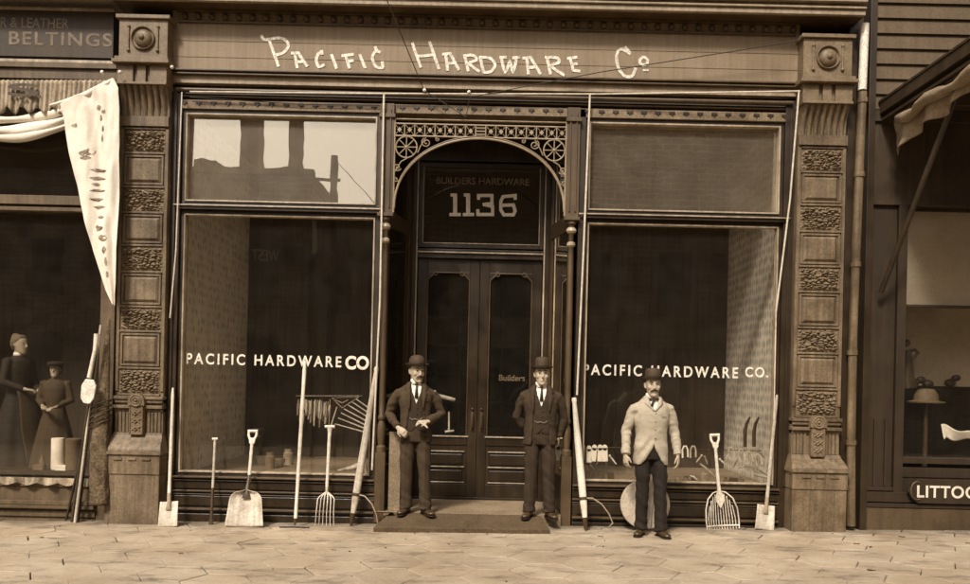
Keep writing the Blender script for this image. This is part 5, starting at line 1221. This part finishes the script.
def person(label, pos, yaw=0.0, coat='coat_brown', trs='trouser_brown', vest='vest_dark', hat='felt', hatkind='bowler', hair='hair',
           armR=None, armL=None, feet=None, head_yaw=0.0, head_tilt=0.0, moust=True, gap=None, hem=0.78, chain=None, lean=0.0, tie='four', seed=1, scale=1.0, bow_tie=False, foldarm=None, coatw=1.0):
    r = thing('person', label, 'person'); k_ = seed*7.3
    nz = lambda co, s_, a_, sz=1.0: a_*noise.noise(Vector((co.x*s_+k_, co.y*s_, co.z*s_*sz)))
    # joints (person faces -y; his right hand is at -x)
    aR = armR or dict(sh=(-0.175,0.01,1.385), el=(-0.225,0.03,1.10), wr=(-0.235,-0.03,0.86), d=(0,-0.1,-1), n=(1,0.1,0), curl=0.5)
    aL = armL or dict(sh=(0.175,0.01,1.385), el=(0.225,0.03,1.10), wr=(0.235,-0.03,0.86), d=(0,-0.1,-1), n=(-1,0.1,0), curl=0.5)
    ft = feet or [(-0.12, 0.0, -18), (0.12, -0.02, 18)]
    hc = Vector((lean*0.5, -0.012, 1.565)); hm = Matrix.Translation(hc)@Matrix.Rotation(head_yaw, 4, 'Z')@Matrix.Rotation(head_tilt, 4, 'X')
    # ---- body: one continuous surface
    b = MB()
    b.loft([[hm@q for q in ell_ring(0, (f+bk)/2, z, w, (bk-f)/2, 24, 2.15)] for z, w, f, bk in HEADP])
    H = lambda x, y, z: hm@Vector((x, y, z))
    b.tube([H(0,-0.082,0.030), H(0,-0.098,0.010), H(0,-0.112,-0.014), H(0,-0.112,-0.024), H(0,-0.092,-0.032)], [0.008,0.010,0.0125,0.015,0.009], 8)
    b.tube([H(-0.052,-0.070,0.037), H(-0.03,-0.088,0.041), H(0,-0.090,0.036), H(0.03,-0.088,0.041), H(0.052,-0.070,0.037)], [0.005,0.0065,0.0065,0.0065,0.005], 8)
    for sx in (-1, 1):
        b.ball(H(sx*0.042,-0.064,-0.018), (0.022,0.020,0.026), 12, 8)
        b.tube([H(sx*0.070,0.008,0.028), H(sx*0.082,0.018,0.020), H(sx*0.080,0.016,-0.012), H(sx*0.070,0.004,-0.030)], [0.006,0.010,0.009,0.006], 8)
    b.tube([H(-0.024,-0.085,-0.060), H(0,-0.095,-0.057), H(0.024,-0.085,-0.060)], [0.005,0.0075,0.005], 8); b.tube([H(-0.020,-0.085,-0.068), H(0,-0.093,-0.070), H(0.020,-0.085,-0.068)], [0.005,0.007,0.005], 8)
    b.ball(H(0,-0.084,-0.098), (0.022,0.014,0.017), 10, 8)
    b.tube([H(0,0.02,-0.05), Vector((lean*0.3,0.012,1.46)), Vector((lean*0.2,0.02,1.40))], [0.056,0.056,0.066], 16)
    b.loft([ell_ring(lean*0.2*t, cy, z, rx, ry, 24) for z, rx, ry, cy, t in ((0.84,0.125,0.085,0.02,0),(0.95,0.135,0.09,0.015,0),(1.05,0.12,0.085,0.01,0),(1.2,0.135,0.095,0.01,1),(1.33,0.14,0.09,0.012,1),(1.40,0.10,0.07,0.018,1),(1.43,0.06,0.05,0.02,1))])
    for A, ts in ((aR, 1), (aL, -1)):
        if A.get('hidden'): wr = A['wr']
        b.tube([Vector(A['sh'])*1.0+Vector((0,0,-0.02)), A['el'], A['wr']], [0.042, 0.034, 0.022], 10)
        hand(b, A['wr'], A['d'], A['n'], A.get('ts', ts), A.get('curl', 0.5))
    hipx = 0.085
    for (fx, fy, fa), sx in zip(ft, (-1, 1)):
        b.tube([(sx*hipx, 0.015, 0.86), ((sx*hipx+fx)/2*1.0, -0.004+fy*0.5, 0.47), (fx, fy+0.02, 0.07)], [0.072, 0.046, 0.032], 12)
    bo = link('body', remesh(b, 0.0058, 3), 'skin', r, smooth='all')
    # ---- head dress and features
    e = MB()
    for sx in (-1, 1): e.ball(H(sx*0.030,-0.0835,0.0185), (0.0115,0.006,0.0055), 10, 6); e.tube([H(sx*0.016,-0.0965,0.040), H(sx*0.032,-0.0955,0.046), H(sx*0.050,-0.080,0.040)], [0.0035,0.0045,0.003], 6)
    e.build('eyes', 'eye_dark', r, smooth=True)
    if moust:
        e = MB(); e.tube([H(-0.046,-0.084,-0.066), H(-0.028,-0.100,-0.050), H(0,-0.109,-0.041), H(0.028,-0.100,-0.050), H(0.046,-0.084,-0.066)], [(0.003,0.003),(0.008,0.006),(0.0095,0.008),(0.008,0.006),(0.003,0.003)], 10); e.build('moustache', hair, r, smooth=True)
    e = MB(); rr = []
    for z, w, f, bk in ((-0.045,0.060,0.03,0.072),(-0.02,0.0745,0.000,0.085),(0.01,0.0785,-0.012,0.095),(0.045,0.0795,-0.03,0.101),(0.065,0.078,-0.055,0.097),(0.085,0.068,-0.05,0.085)):
        rr.append([hm@q for q in ell_ring(0, (f+bk)/2, z, w, (bk-f)/2, 24, 2.6)])
    e.loft(rr); e.build('hair', hair, r, smooth='all')
    e = MB()
    if hatkind == 'bowler': prof = [(0.084,0.0),(0.086,0.012),(0.088,0.04),(0.084,0.075),(0.070,0.103),(0.045,0.120),(0.018,0.127),(0.002,0.128)]; br = 0.125
    elif hatkind == 'tall': prof = [(0.080,0.0),(0.081,0.03),(0.079,0.08),(0.074,0.112),(0.058,0.130),(0.03,0.139),(0.002,0.140)]; br = 0.122
    else: prof = [(0.082,0.0),(0.082,0.04),(0.080,0.08),(0.074,0.106),(0.060,0.120),(0.035,0.122),(0.002,0.118)]; br = 0.108
    hz = 0.060; tm = hm@Matrix.Translation((0, 0.004, hz))@Matrix.Rotation(R(-4), 4, 'X')
    def lath(prof, sy=1.16):
        for rr_ in [prof]:
            V = [[tm@Vector((r_*math.cos(2*math.pi*k/32), r_*math.sin(2*math.pi*k/32)*sy, z)) for k in range(32)] for r_, z in rr_]; e.loft(V)
    lath(prof)
    brim = []
    for r_, z in ((0.078,0.004),(0.10,0.000),(br-0.008,0.004),(br,0.012),(br+0.002,0.019),(br-0.005,0.018),(br-0.012,0.011),(0.10,0.007),(0.078,0.010)):
        brim.append([tm@Vector((r_*math.cos(2*math.pi*k/32), r_*math.sin(2*math.pi*k/32)*1.18, z+(0.014*abs(math.cos(2*math.pi*k/32))**3)*(r_-0.078)/(br-0.078))) for k in range(32)])
    e.loft(brim); ho = e.build('hat', hat, r, smooth=True)
    e = MB(); e.loft([[tm@Vector((r_*math.cos(2*math.pi*k/32), r_*math.sin(2*math.pi*k/32)*1.16, z)) for k in range(32)] for r_, z in ((0.0865,0.006),(0.090,0.012),(0.0905,0.034),(0.087,0.038))]); e.build('hat_band', 'tie_dark', ho, smooth=True)
    # ---- shirt, collar, tie
    e = MB(); sh_ = [(0.95,0.142,0.100,0.012),(1.1,0.140,0.100,0.01),(1.25,0.150,0.108,0.008),(1.34,0.145,0.098,0.01),(1.40,0.108,0.080,0.014),(1.435,0.070,0.064,0.012),(1.45,0.062,0.060,0.01)]
    e.loft([ell_ring(lean*0.2, cy, z, rx, ry, 28) for z, rx, ry, cy in sh_]); e.build('shirt', 'shirt', r, smooth='all')
    e = MB(); cshell(e, [(1.435,0.066,0.066,lean*0.3,0.008,0.010),(1.485,0.062,0.062,lean*0.4,0.004,0.018)], 0.006, 30)
    for sx in (-1, 1): e.add([(lean*0.3+sx*0.008,-0.062,1.484),(lean*0.3+sx*0.040,-0.048,1.480),(lean*0.3+sx*0.050,-0.060,1.425),(lean*0.3+sx*0.010,-0.074,1.432)], [(0,1,2,3)])
    e.build('collar', 'shirt', r, smooth='all', solid=0.003)
    e = MB()
    if bow_tie:
        e.tube([(-0.05,-0.074,1.430),(0,-0.082,1.425),(0.05,-0.074,1.430)], [(0.010,0.005),(0.007,0.006),(0.010,0.005)], 10); e.ball((0,-0.084,1.425), 0.012, 8, 6)
        e.tube([(0,-0.088,1.42),(-0.022,-0.098,1.385),(-0.03,-0.104,1.35)], [(0.008,0.004),(0.012,0.004),(0.014,0.004)], 8)
    else:
        e.ball((lean*0.25,-0.078,1.432), (0.017,0.010,0.016), 8, 6); e.tube([(lean*0.25,-0.080,1.43),(lean*0.2,-0.096,1.36),(lean*0.2,-0.108,1.28)], [(0.008,0.005),(0.014,0.005),(0.020,0.005)], 8)
    e.build('necktie', 'tie_dark', r, smooth='all')
    # ---- waistcoat
    if vest:
        e = MB(); cshell(e, [(0.915,0.158,0.115,0,0.01,0.030),(0.94,0.158,0.116,0,0.01,0.004),(1.02,0.153,0.114,0,0.008,0.001),(1.12,0.155,0.116,0,0.006,0.001),(1.22,0.162,0.120,lean*.2,0.005,0.001),(1.27,0.164,0.120,lean*.2,0.005,0.012),(1.34,0.158,0.108,lean*.2,0.008,0.036),(1.40,0.120,0.090,lean*.2,0.012,0.050),(1.44,0.078,0.072,lean*.3,0.012,0.055)], 0.012, 40)
        vo = link('waistcoat', remesh(e, 0.007, 2, lambda co: nz(co, 14, 0.003, 1.6)), vest, r, smooth='all')
        q = MB()
        for i in range(5): z = 1.235-i*0.062; q.ball((0.012+lean*.2, -0.116-0.003, z), (0.0075, 0.004, 0.0075), 8, 6)
        q.build('button', 'tie_dark', vo, smooth=True)
        if chain:
            q = MB(); q.tube([(-0.07,-0.112,1.065),(-0.04,-0.120,1.045),(-0.01,-0.123,1.055),(0.03,-0.121,1.040),(0.07,-0.112,1.066)], 0.0028, 6); q.build('watch_chain', 'steel_dull', vo, smooth=True)
    # ---- trousers
    e = MB()
    e.loft([ell_ring(0, 0.015, z, rx, ry, 28) for z, rx, ry in ((0.80,0.160,0.112),(0.88,0.168,0.118),(0.96,0.156,0.108),(1.03,0.145,0.10))])
    for (fx, fy, fa), sx in zip(ft, (-1, 1)):
        e.tube([(sx*0.078,0.012,0.92), (sx*0.084,0.010,0.82), ((sx*0.085*0.6+fx*0.4),-0.008+fy*0.3,0.62), ((sx*0.085*0.45+fx*0.55),-0.012+fy*0.5,0.46), ((sx*0.085*0.2+fx*0.8),0.002+fy*0.8,0.26), (fx,fy+0.008,0.11), (fx,fy+0.0,0.055)],
               [(0.074,0.088),(0.085,0.096),(0.078,0.086),(0.069,0.073),(0.066,0.073),(0.068,0.079),(0.071,0.085)], 18, up=(0,1,0))
    def tdisp(co):
        f = 0.011*noise.noise(Vector((co.x*5+k_, co.y*4, co.z*14+co.x*11)))+(0.007 if co.y < 0 else 0)*max(0, 1-abs(abs(co.x)-0.11)/0.014)*(1 if co.z < 0.8 else 0)+0.004*noise.noise(Vector((co.x*16+k_, co.y*16, co.z*9)))
        low = max(0, 1-co.z/0.22); return f+low*0.008*math.sin(co.z*75+co.x*24+k_)+(0.004*math.sin(co.x*160) if False else 0)
    link('trousers', remesh(e, 0.009, 3, tdisp), trs, r, smooth='all')
    # ---- shoes
    for (fx, fy, fa), sx in zip(ft, (-1, 1)):
        e = MB(); mt = Matrix.Translation((fx, fy, 0))@Matrix.Rotation(R(fa), 4, 'Z')@Matrix.Diagonal((0.9, 0.88, 0.92, 1)); rr = []
        for y, w, h_, zz in ((0.075,0.024,0.040,0.02),(0.06,0.034,0.075,0.012),(0.02,0.036,0.095,0.012),(-0.03,0.038,0.085,0.010),(-0.08,0.044,0.062,0.008),(-0.13,0.048,0.046,0.010),(-0.17,0.040,0.038,0.014),(-0.195,0.020,0.026,0.020)):
            rr.append([mt@Vector((w*math.cos(2*math.pi*k/18), y, zz+h_/2+h_/2*(math.copysign(abs(math.sin(2*math.pi*k/18))**0.8, math.sin(2*math.pi*k/18))))) for k in range(18)])
        e.loft(rr); so = e.build('shoe', 'leather', r, smooth='all')
        s2 = MB(); sole = [(0.028,0.075),(0.036,0.05),(0.034,0.0),(0.036,-0.05),(0.048,-0.11),(0.046,-0.15),(0.034,-0.185),(0.010,-0.202)]; poly = [(x, y) for x, y in sole]+[(-x, y) for x, y in sole[::-1]]
        V = [mt@Vector((x*1.06, y, 0.0)) for x, y in poly]+[mt@Vector((x*1.06, y, 0.014)) for x, y in poly]; n_ = len(poly)
        s2.add(V, [tuple(range(n_)), tuple(range(2*n_-1, n_-1, -1))]+[(i, i+n_, (i+1)%n_+n_, (i+1)%n_) for i in range(n_)]); s2.build('sole', 'tie_dark', so)
    # ---- coat with sleeves
    g = gap or (lambda z: 0.05)
    prof = [(hem,0.190,0.142,0.014),(hem+0.05,0.188,0.141,0.013),(0.92,0.182,0.137,0.012),(0.99,0.175,0.132,0.010),(1.05,0.170,0.129,0.008),(1.12,0.172,0.129,0.006),(1.20,0.184,0.137,0.006),(1.27,0.190,0.136,0.008),(1.32,0.192,0.126,0.012),(1.36,0.182,0.110,0.016),(1.395,0.150,0.098,0.018),(1.422,0.115,0.088,0.020),(1.445,0.088,0.080,0.022),(1.462,0.078,0.074,0.024)]
    e = MB(); cshell(e, [(z, rx*coatw, ry*coatw, lean*0.25*(z-0.9), cy, g(z)) for z, rx, ry, cy in prof], 0.020, 52)
    for A, sx in ((aR, -1), (aL, 1)):
        sh, el, wr = Vector(A['sh']), Vector(A['el']), Vector(A['wr']); pts = [sh+Vector((-sx*0.045,0,-0.010)), sh+Vector((sx*0.004,0,-0.052)), sh.lerp(el, 0.35), sh.lerp(el, 0.75), el, el.lerp(wr, 0.35), el.lerp(wr, 0.75), el.lerp(wr, 0.97)]
        e.tube(pts, [0.040, 0.060, 0.059, 0.054, 0.052, 0.049, 0.044, 0.044], 16)
    def cdisp(co):
        f = 0.009*noise.noise(Vector((co.x*6+k_, co.y*6, co.z*9)))+0.006*(abs(noise.noise(Vector((co.x*7+k_, co.y*5, co.z*5+co.x*6))))-0.2)+0.0035*noise.noise(Vector((co.x*18+k_, co.y*18, co.z*22)))
        ax = abs(co.x); 
        if ax > 0.165 and co.z < 1.33: f += 0.010*(noise.noise(Vector((co.x*9+k_, co.y*10, co.z*26+co.y*22)))-0.1)
        if co.z < 1.1 and ax < 0.16 and co.y < 0: f += 0.008*math.sin((co.z*40+ax*62))*max(0, min(1, (1.08-co.z)*7))*foldamt
        return f
    foldamt = 1.0 if foldarm else 0.35
    co_ = link('jacket', remesh(e, 0.0075, 2, cdisp), coat, r, smooth='all')
    # lapels, pocket, buttons
    def surf(x, z, off):
        rows = [(q[0],)+q[1:] for q in prof][::-1]; rx, ry, cy = lerp_tab(rows, z); rx *= coatw; ry *= coatw; xx = min(0.98, abs(x)/rx)
        return Vector((x+lean*0.25*(z-0.9), cy-ry*(1-xx**2.3)**(1/2.3)-off, z))
    q = MB()
    for sx in (-1, 1):
        zb, zt_ = (1.16, 1.455) if g(1.16) > 0.02 else (1.305, 1.455); nn = 12
        for part_, (za, zb_, wa, wb) in enumerate(((zt_-0.005, zb, 0.030, 0.004),)):
            rows = []
            for i in range(nn+1):
                t_ = i/nn; z = za+(zb_-za)*t_; gx = g(z)
                w_ = 0.022+0.050*math.sin(math.pi*min(1, t_*1.15+0.08))**0.8*(1-t_*0.55) if t_ < 0.93 else 0.012
                if abs(t_-0.36) < 0.045: w_ *= 0.62
                rows.append([surf(sx*(gx+0.002), z, 0.006), surf(sx*(gx+w_*0.5), z, 0.011), surf(sx*(gx+w_), z, 0.009)])
            V = [p for row in rows for p in row]
            q.add(V, [((i)*3+j, (i)*3+j+1, (i+1)*3+j+1, (i+1)*3+j) for i in range(nn) for j in range(2)])
    q.build('lapel', coat, co_, smooth='all', solid=0.006)
    q = MB(); q.add([surf(0.075, 1.262, 0.004), surf(0.125, 1.266, 0.004), surf(0.125, 1.248, 0.005), surf(0.075, 1.244, 0.005)], [(0,1,2,3)]); q.build('breast_pocket', coat, co_, solid=0.005)
    q = MB()
    for i in range(4):
        z = 1.285-i*0.085; gx = g(z)
        q.ball(surf((gx+0.012) if gx > 0.01 else 0.010, z, 0.005), (0.010, 0.005, 0.010), 10, 6)
    q.build('button', 'tie_dark' if vest else 'steel_dull', co_, smooth=True)
    r.location = pos; r.rotation_euler = (0, 0, yaw); r.scale = (scale,)*3
    return r, hm
def table_gap(tab):
    tab = sorted(tab, reverse=True); return lambda z: lerp_tab(tab, z)[0]
# man in brown at the left of the doorway
p1 = G(415, 516); zfl = 0.13
man1, _h = person('moustached man in brown suit and bowler, one hand before his belt, standing left in doorway', (XZ(413.5, 516, -0.09)[0], -0.09, 0.118), yaw=R(6),
    head_yaw=R(22), head_tilt=R(4), coat='coat_brown', trs='trouser_brown', chain=True, seed=1, lean=0.0, hat='felt_brown', hem=0.80,
    armR=dict(sh=(-0.175,0.01,1.375), el=(-0.300,0.07,1.10), wr=(-0.190,-0.120,0.955), d=(0.55,-0.35,-0.45), n=(0.1,1,-0.2), curl=0.9, ts=-1),
    armL=dict(sh=(0.175,0.01,1.375), el=(0.280,0.03,1.11), wr=(0.130,-0.185,1.03), d=(-1,-0.25,-0.05), n=(0.0,0.35,-1), curl=0.7, ts=1),
    gap=table_gap([(1.47,0.055),(1.40,0.065),(1.30,0.060),(1.20,0.065),(1.05,0.085),(0.92,0.11),(0.80,0.13)]), feet=[(-0.085, 0.02, -28), (0.125, -0.03, 30)])
q = MB(); q.tube([(0.02,-0.235,1.035),(0.06,-0.245,1.01),(0.10,-0.25,0.985),(0.12,-0.252,0.965)], [0.006,0.008,0.006,0.005], 8); q.tube([(0.10,-0.25,1.0),(0.125,-0.252,0.965)], 0.006, 6)
kn = q.build('pocket_knife', 'metal_chain', None, smooth=True); kn.matrix_basis = man1.matrix_basis.copy() if False else Matrix.Translation(man1.location)@Matrix.Rotation(R(6), 4, 'Z'); tag(kn, 'small bright open knife held in front by the man in brown', 'knife')
# man in dark suit at the right of the doorway
man2, _h = person('clean shaven man in dark open suit and tall bowler standing right in doorway', (XZ(538.5, 518, -0.10)[0], -0.10, 0.116), yaw=R(-2),
    head_yaw=R(4), coat='coat_dark', trs='trouser_dark', vest='vest_dark', hat='felt_brown', hatkind='tall', moust=False, chain=True, seed=2, hem=0.80,
    armR=dict(sh=(-0.175,0.01,1.375), el=(-0.262,0.10,1.10), wr=(-0.135,0.185,0.93), d=(0.8,0.2,-0.3), n=(0,-1,0), curl=0.8),
    armL=dict(sh=(0.175,0.01,1.375), el=(0.262,0.085,1.10), wr=(0.205,0.100,0.88), d=(-0.1,-0.3,-1), n=(-1,0.0,0), curl=0.7),
    gap=table_gap([(1.47,0.055),(1.40,0.070),(1.30,0.075),(1.20,0.078),(1.05,0.085),(0.92,0.09),(0.80,0.10)]), feet=[(-0.105, -0.02, -22), (0.115, -0.02, 24)])
# man in grey before the right window
f3 = G(651, 536)
man3, _h = person('man in light grey buttoned jacket and black trousers standing on paving before right window', (f3.x-0.02, f3.y, gz(f3.x)+0.004), yaw=R(3),
    head_yaw=R(-3), coat='coat_grey', trs='trouser_black', vest=None, hat='felt_brown', hatkind='derby', hair='hair', chain=False, seed=3, hem=0.745, bow_tie=True, foldarm=True, coatw=0.965,
    armR=dict(sh=(-0.178,0.01,1.372), el=(-0.255,0.035,1.09), wr=(-0.282,-0.05,0.845), d=(0.05,-0.12,-1), n=(0.9,0.45,0), curl=0.75),
    armL=dict(sh=(0.178,0.01,1.372), el=(0.252,0.035,1.09), wr=(0.272,-0.05,0.845), d=(0.0,-0.15,-1), n=(-0.9,0.45,0), curl=0.75),
    gap=table_gap([(1.47,0.050),(1.44,0.052),(1.36,0.030),(1.31,0.0),(1.05,0.0),(0.96,0.001),(0.90,0.012),(0.84,0.035),(0.79,0.075),(0.745,0.12)]), feet=[(-0.080, 0.03, -30), (0.110, -0.045, 14)])
# woman and child inside the left shop
def robe(bd, tab, n=36, fold=0.0):
    rr = []
    for z, rx, ry in tab: rr.append([Vector((rx*(1+fold*math.sin(k*2*math.pi/n*9)*(1.2-z))*math.cos(2*math.pi*k/n), ry*(1+fold*math.sin(k*2*math.pi/n*9)*(1.2-z))*math.sin(2*math.pi*k/n), z)) for k in range(n)])
    bd.loft(rr)
def dim_person(label, pos, yaw, kid):
    r = thing('person', label, 'person'); b = MB()
    hm = Matrix.Translation((0, -0.01, 1.565)); b.loft([[hm@q for q in ell_ring(0, (f+bk)/2, z, w, (bk-f)/2, 24, 2.15)] for z, w, f, bk in HEADP]); H = lambda x, y, z: hm@Vector((x, y, z))
    b.tube([H(0,-0.082,0.03), H(0,-0.108,-0.018), H(0,-0.092,-0.032)], [0.007,0.012,0.008], 8)
    for sx in (-1, 1): b.tube([H(sx*0.070,0.008,0.028), H(sx*0.080,0.018,0.0), H(sx*0.070,0.004,-0.030)], [0.006,0.010,0.006], 8)
    b.tube([H(0,0.02,-0.05), (0,0.012,1.42)], [0.048, 0.055], 14)
    b.loft([ell_ring(0, 0.01, z, rx, ry, 24) for z, rx, ry in ((0.8,0.13,0.1),(1.05,0.11,0.08),(1.3,0.14,0.09),(1.40,0.10,0.07),(1.43,0.05,0.05))])
    W_ = ((-0.10,-0.22,1.02), (0.08,-0.24,1.00)); 
    for sx, wr in zip((-1, 1), W_):
        b.tube([(sx*0.15,0.01,1.36), (sx*0.22,0.0,1.10), wr], [0.042, 0.034, 0.024], 10); hand(b, wr, (-sx*0.4,-0.8,-0.1), (0,0,-1), sx*-1, 0.7)
    for sx in (-1, 1): b.tube([(sx*0.08,0,0.85), (sx*0.08,0,0.45), (sx*0.08,0,0.06), (sx*0.08,-0.12,0.03)], [0.07, 0.05, 0.035, 0.03], 10)
    link('body', remesh(b, 0.008, 2), 'skin', r, smooth='all')
    e = MB()
    for sx in (-1, 1): e.ball(H(sx*0.030,-0.085,0.018), (0.010,0.006,0.005), 8, 6)
    e.build('eyes', 'eye_dark', r, smooth=True)
    e = MB(); rr = [[hm@q for q in ell_ring(0, (f+bk)/2, z, w, (bk-f)/2, 24, 2.4)] for z, w, f, bk in ((-0.06,0.062,0.03,0.085),(0.0,0.084,-0.005,0.108),(0.05,0.088,-0.06,0.112),(0.09,0.078,-0.072,0.10),(0.125,0.045,-0.04,0.06))]; e.loft(rr)
    if not kid: e.ball(H(0, 0.07, 0.09), 0.055, 12, 8)
    e.build('hair', 'hair_brown' if kid else 'hair_light', r, smooth='all')
    if kid:
        e = MB(); e.loft([[hm@Vector((x*math.cos(2*math.pi*k/28), 0.005+x*1.1*math.sin(2*math.pi*k/28), z)) for k in range(28)] for x, z in ((0.092,0.05),(0.118,0.085),(0.115,0.110),(0.07,0.128),(0.01,0.13))]); e.loft([[hm@Vector((0.08*math.cos(a)*s_, -0.07-0.07*math.sin(a)*s_, 0.055+zz)) for a in [math.pi*k/12 for k in range(13)]] for s_, zz in ((1, 0), (1, 0.008))]); e.build('cap', 'felt', r, smooth=True)
    else:
        e = MB(); cshell(e, [(1.42,0.062,0.062,0,0.01,0.01),(1.47,0.055,0.056,0,0.008,0.01)], 0.006, 24); e.build('collar', 'shirt', r, smooth='all')
    e = MB(); robe(e, [(0.06,0.34,0.30),(0.4,0.28,0.24),(0.75,0.21,0.17),(0.98,0.145,0.115),(1.03,0.135,0.11),(1.15,0.155,0.125),(1.28,0.175,0.13),(1.36,0.165,0.105),(1.41,0.10,0.08),(1.435,0.06,0.06)], 54, 0.05)
    for sx, wr in zip((-1, 1), W_): e.tube([(sx*0.12,0.01,1.37), (sx*0.165,0.01,1.35), (sx*0.22,0.0,1.10), Vector((sx*0.22,0,1.1)).lerp(Vector(wr), 0.9)], [0.05, 0.065, 0.058, 0.036], 14)
    link('dress' if not kid else 'coat', remesh(e, 0.011, 2), 'dress' if not kid else 'apron', r, smooth='all')
    r.location = pos; r.rotation_euler = (0, 0, yaw); return r
x, z = XZ(20, 334, 1.0); wz = z-1.70
w_ = dim_person('woman in dark dress with hair drawn up, standing sideways inside the left shop', (x, 1.0, wz), R(72), False)
ap = MB(); ap.grid(lambda a, c_: (-0.16+0.32*a+0.01*math.sin(c_*9), -0.15-0.19*c_*0.9-0.03*math.cos((a-0.5)*3), 1.0-0.9*c_), 14, 14); apo = ap.build('apron', 'apron', None, smooth='all', solid=0.006); apo.parent = w_; apo.matrix_parent_inverse = Matrix()
x, z = XZ(56, 361, 0.85)
kd = dim_person('child in round cap and brown coat beside the dark dressed woman inside the left shop', (x, 0.85, z-1.70*0.80), R(10), True); kd.scale = (0.80,)*3
# ================================================================ CAMERA, LIGHT, WORLD
cam = bpy.data.cameras.new('camera'); co = bpy.data.objects.new('camera', cam); C.objects.link(co); scene.camera = co
co.location = (0, -CAMD, CAMZ); co.rotation_euler = (R(90), -TH, 0)
cam.sensor_width = 36; cam.lens = F/970*36; cam.shift_x = 0.0; cam.shift_y = (CY-292)/970; cam.clip_end = 2000; cam.clip_start = 0.05
SUN_EL, SUN_AZ = 48, -22      # azimuth measured from straight behind the camera, negative to the left
sv = Vector((math.sin(R(SUN_AZ))*math.cos(R(SUN_EL)), -math.cos(R(SUN_AZ))*math.cos(R(SUN_EL)), math.sin(R(SUN_EL))))
sn = bpy.data.lights.new('sun', 'SUN'); so = bpy.data.objects.new('sun', sn); C.objects.link(so); sn.energy = 2.7; sn.angle = R(9); sn.color = (1.0, 0.95, 0.885)
so.rotation_euler = (-sv).to_track_quat('-Z', 'Y').to_euler(); so.location = sv*20
w = bpy.data.worlds.new('World'); scene.world = w; w.use_nodes = True; nt = w.node_tree; bg = nt.nodes['Background']
sk = nt.nodes.new('ShaderNodeTexSky'); sk.sky_type = 'NISHITA'; sk.sun_disc = False; sk.sun_elevation = R(SUN_EL); sk.sun_rotation = math.atan2(sv.x, sv.y); sk.dust_density = 4.0
# the print is monochrome: the sky keeps its brightness and takes the warm tone of the paper
bw = nt.nodes.new('ShaderNodeRGBToBW'); mx = nt.nodes.new('ShaderNodeMix'); mx.data_type = 'RGBA'; mx.blend_type = 'MULTIPLY'; mx.inputs['Factor'].default_value = 1.0
nt.links.new(sk.outputs[0], bw.inputs[0]); nt.links.new(bw.outputs[0], mx.inputs[6]); mx.inputs[7].default_value = (1.03, 0.955, 0.87, 1); nt.links.new(mx.outputs[2], bg.inputs[0])
bg.inputs[1].default_value = 0.12
vs = scene.view_settings; vs.view_transform = 'Standard'; vs.look = 'None'; vs.exposure = 0.8; vs.gamma = 1.0; vs.use_curve_mapping = False
scene.display_settings.display_device = 'sRGB'
scene.cycles.max_bounces = 8; scene.cycles.transparent_max_bounces = 12; scene.cycles.use_denoising = True
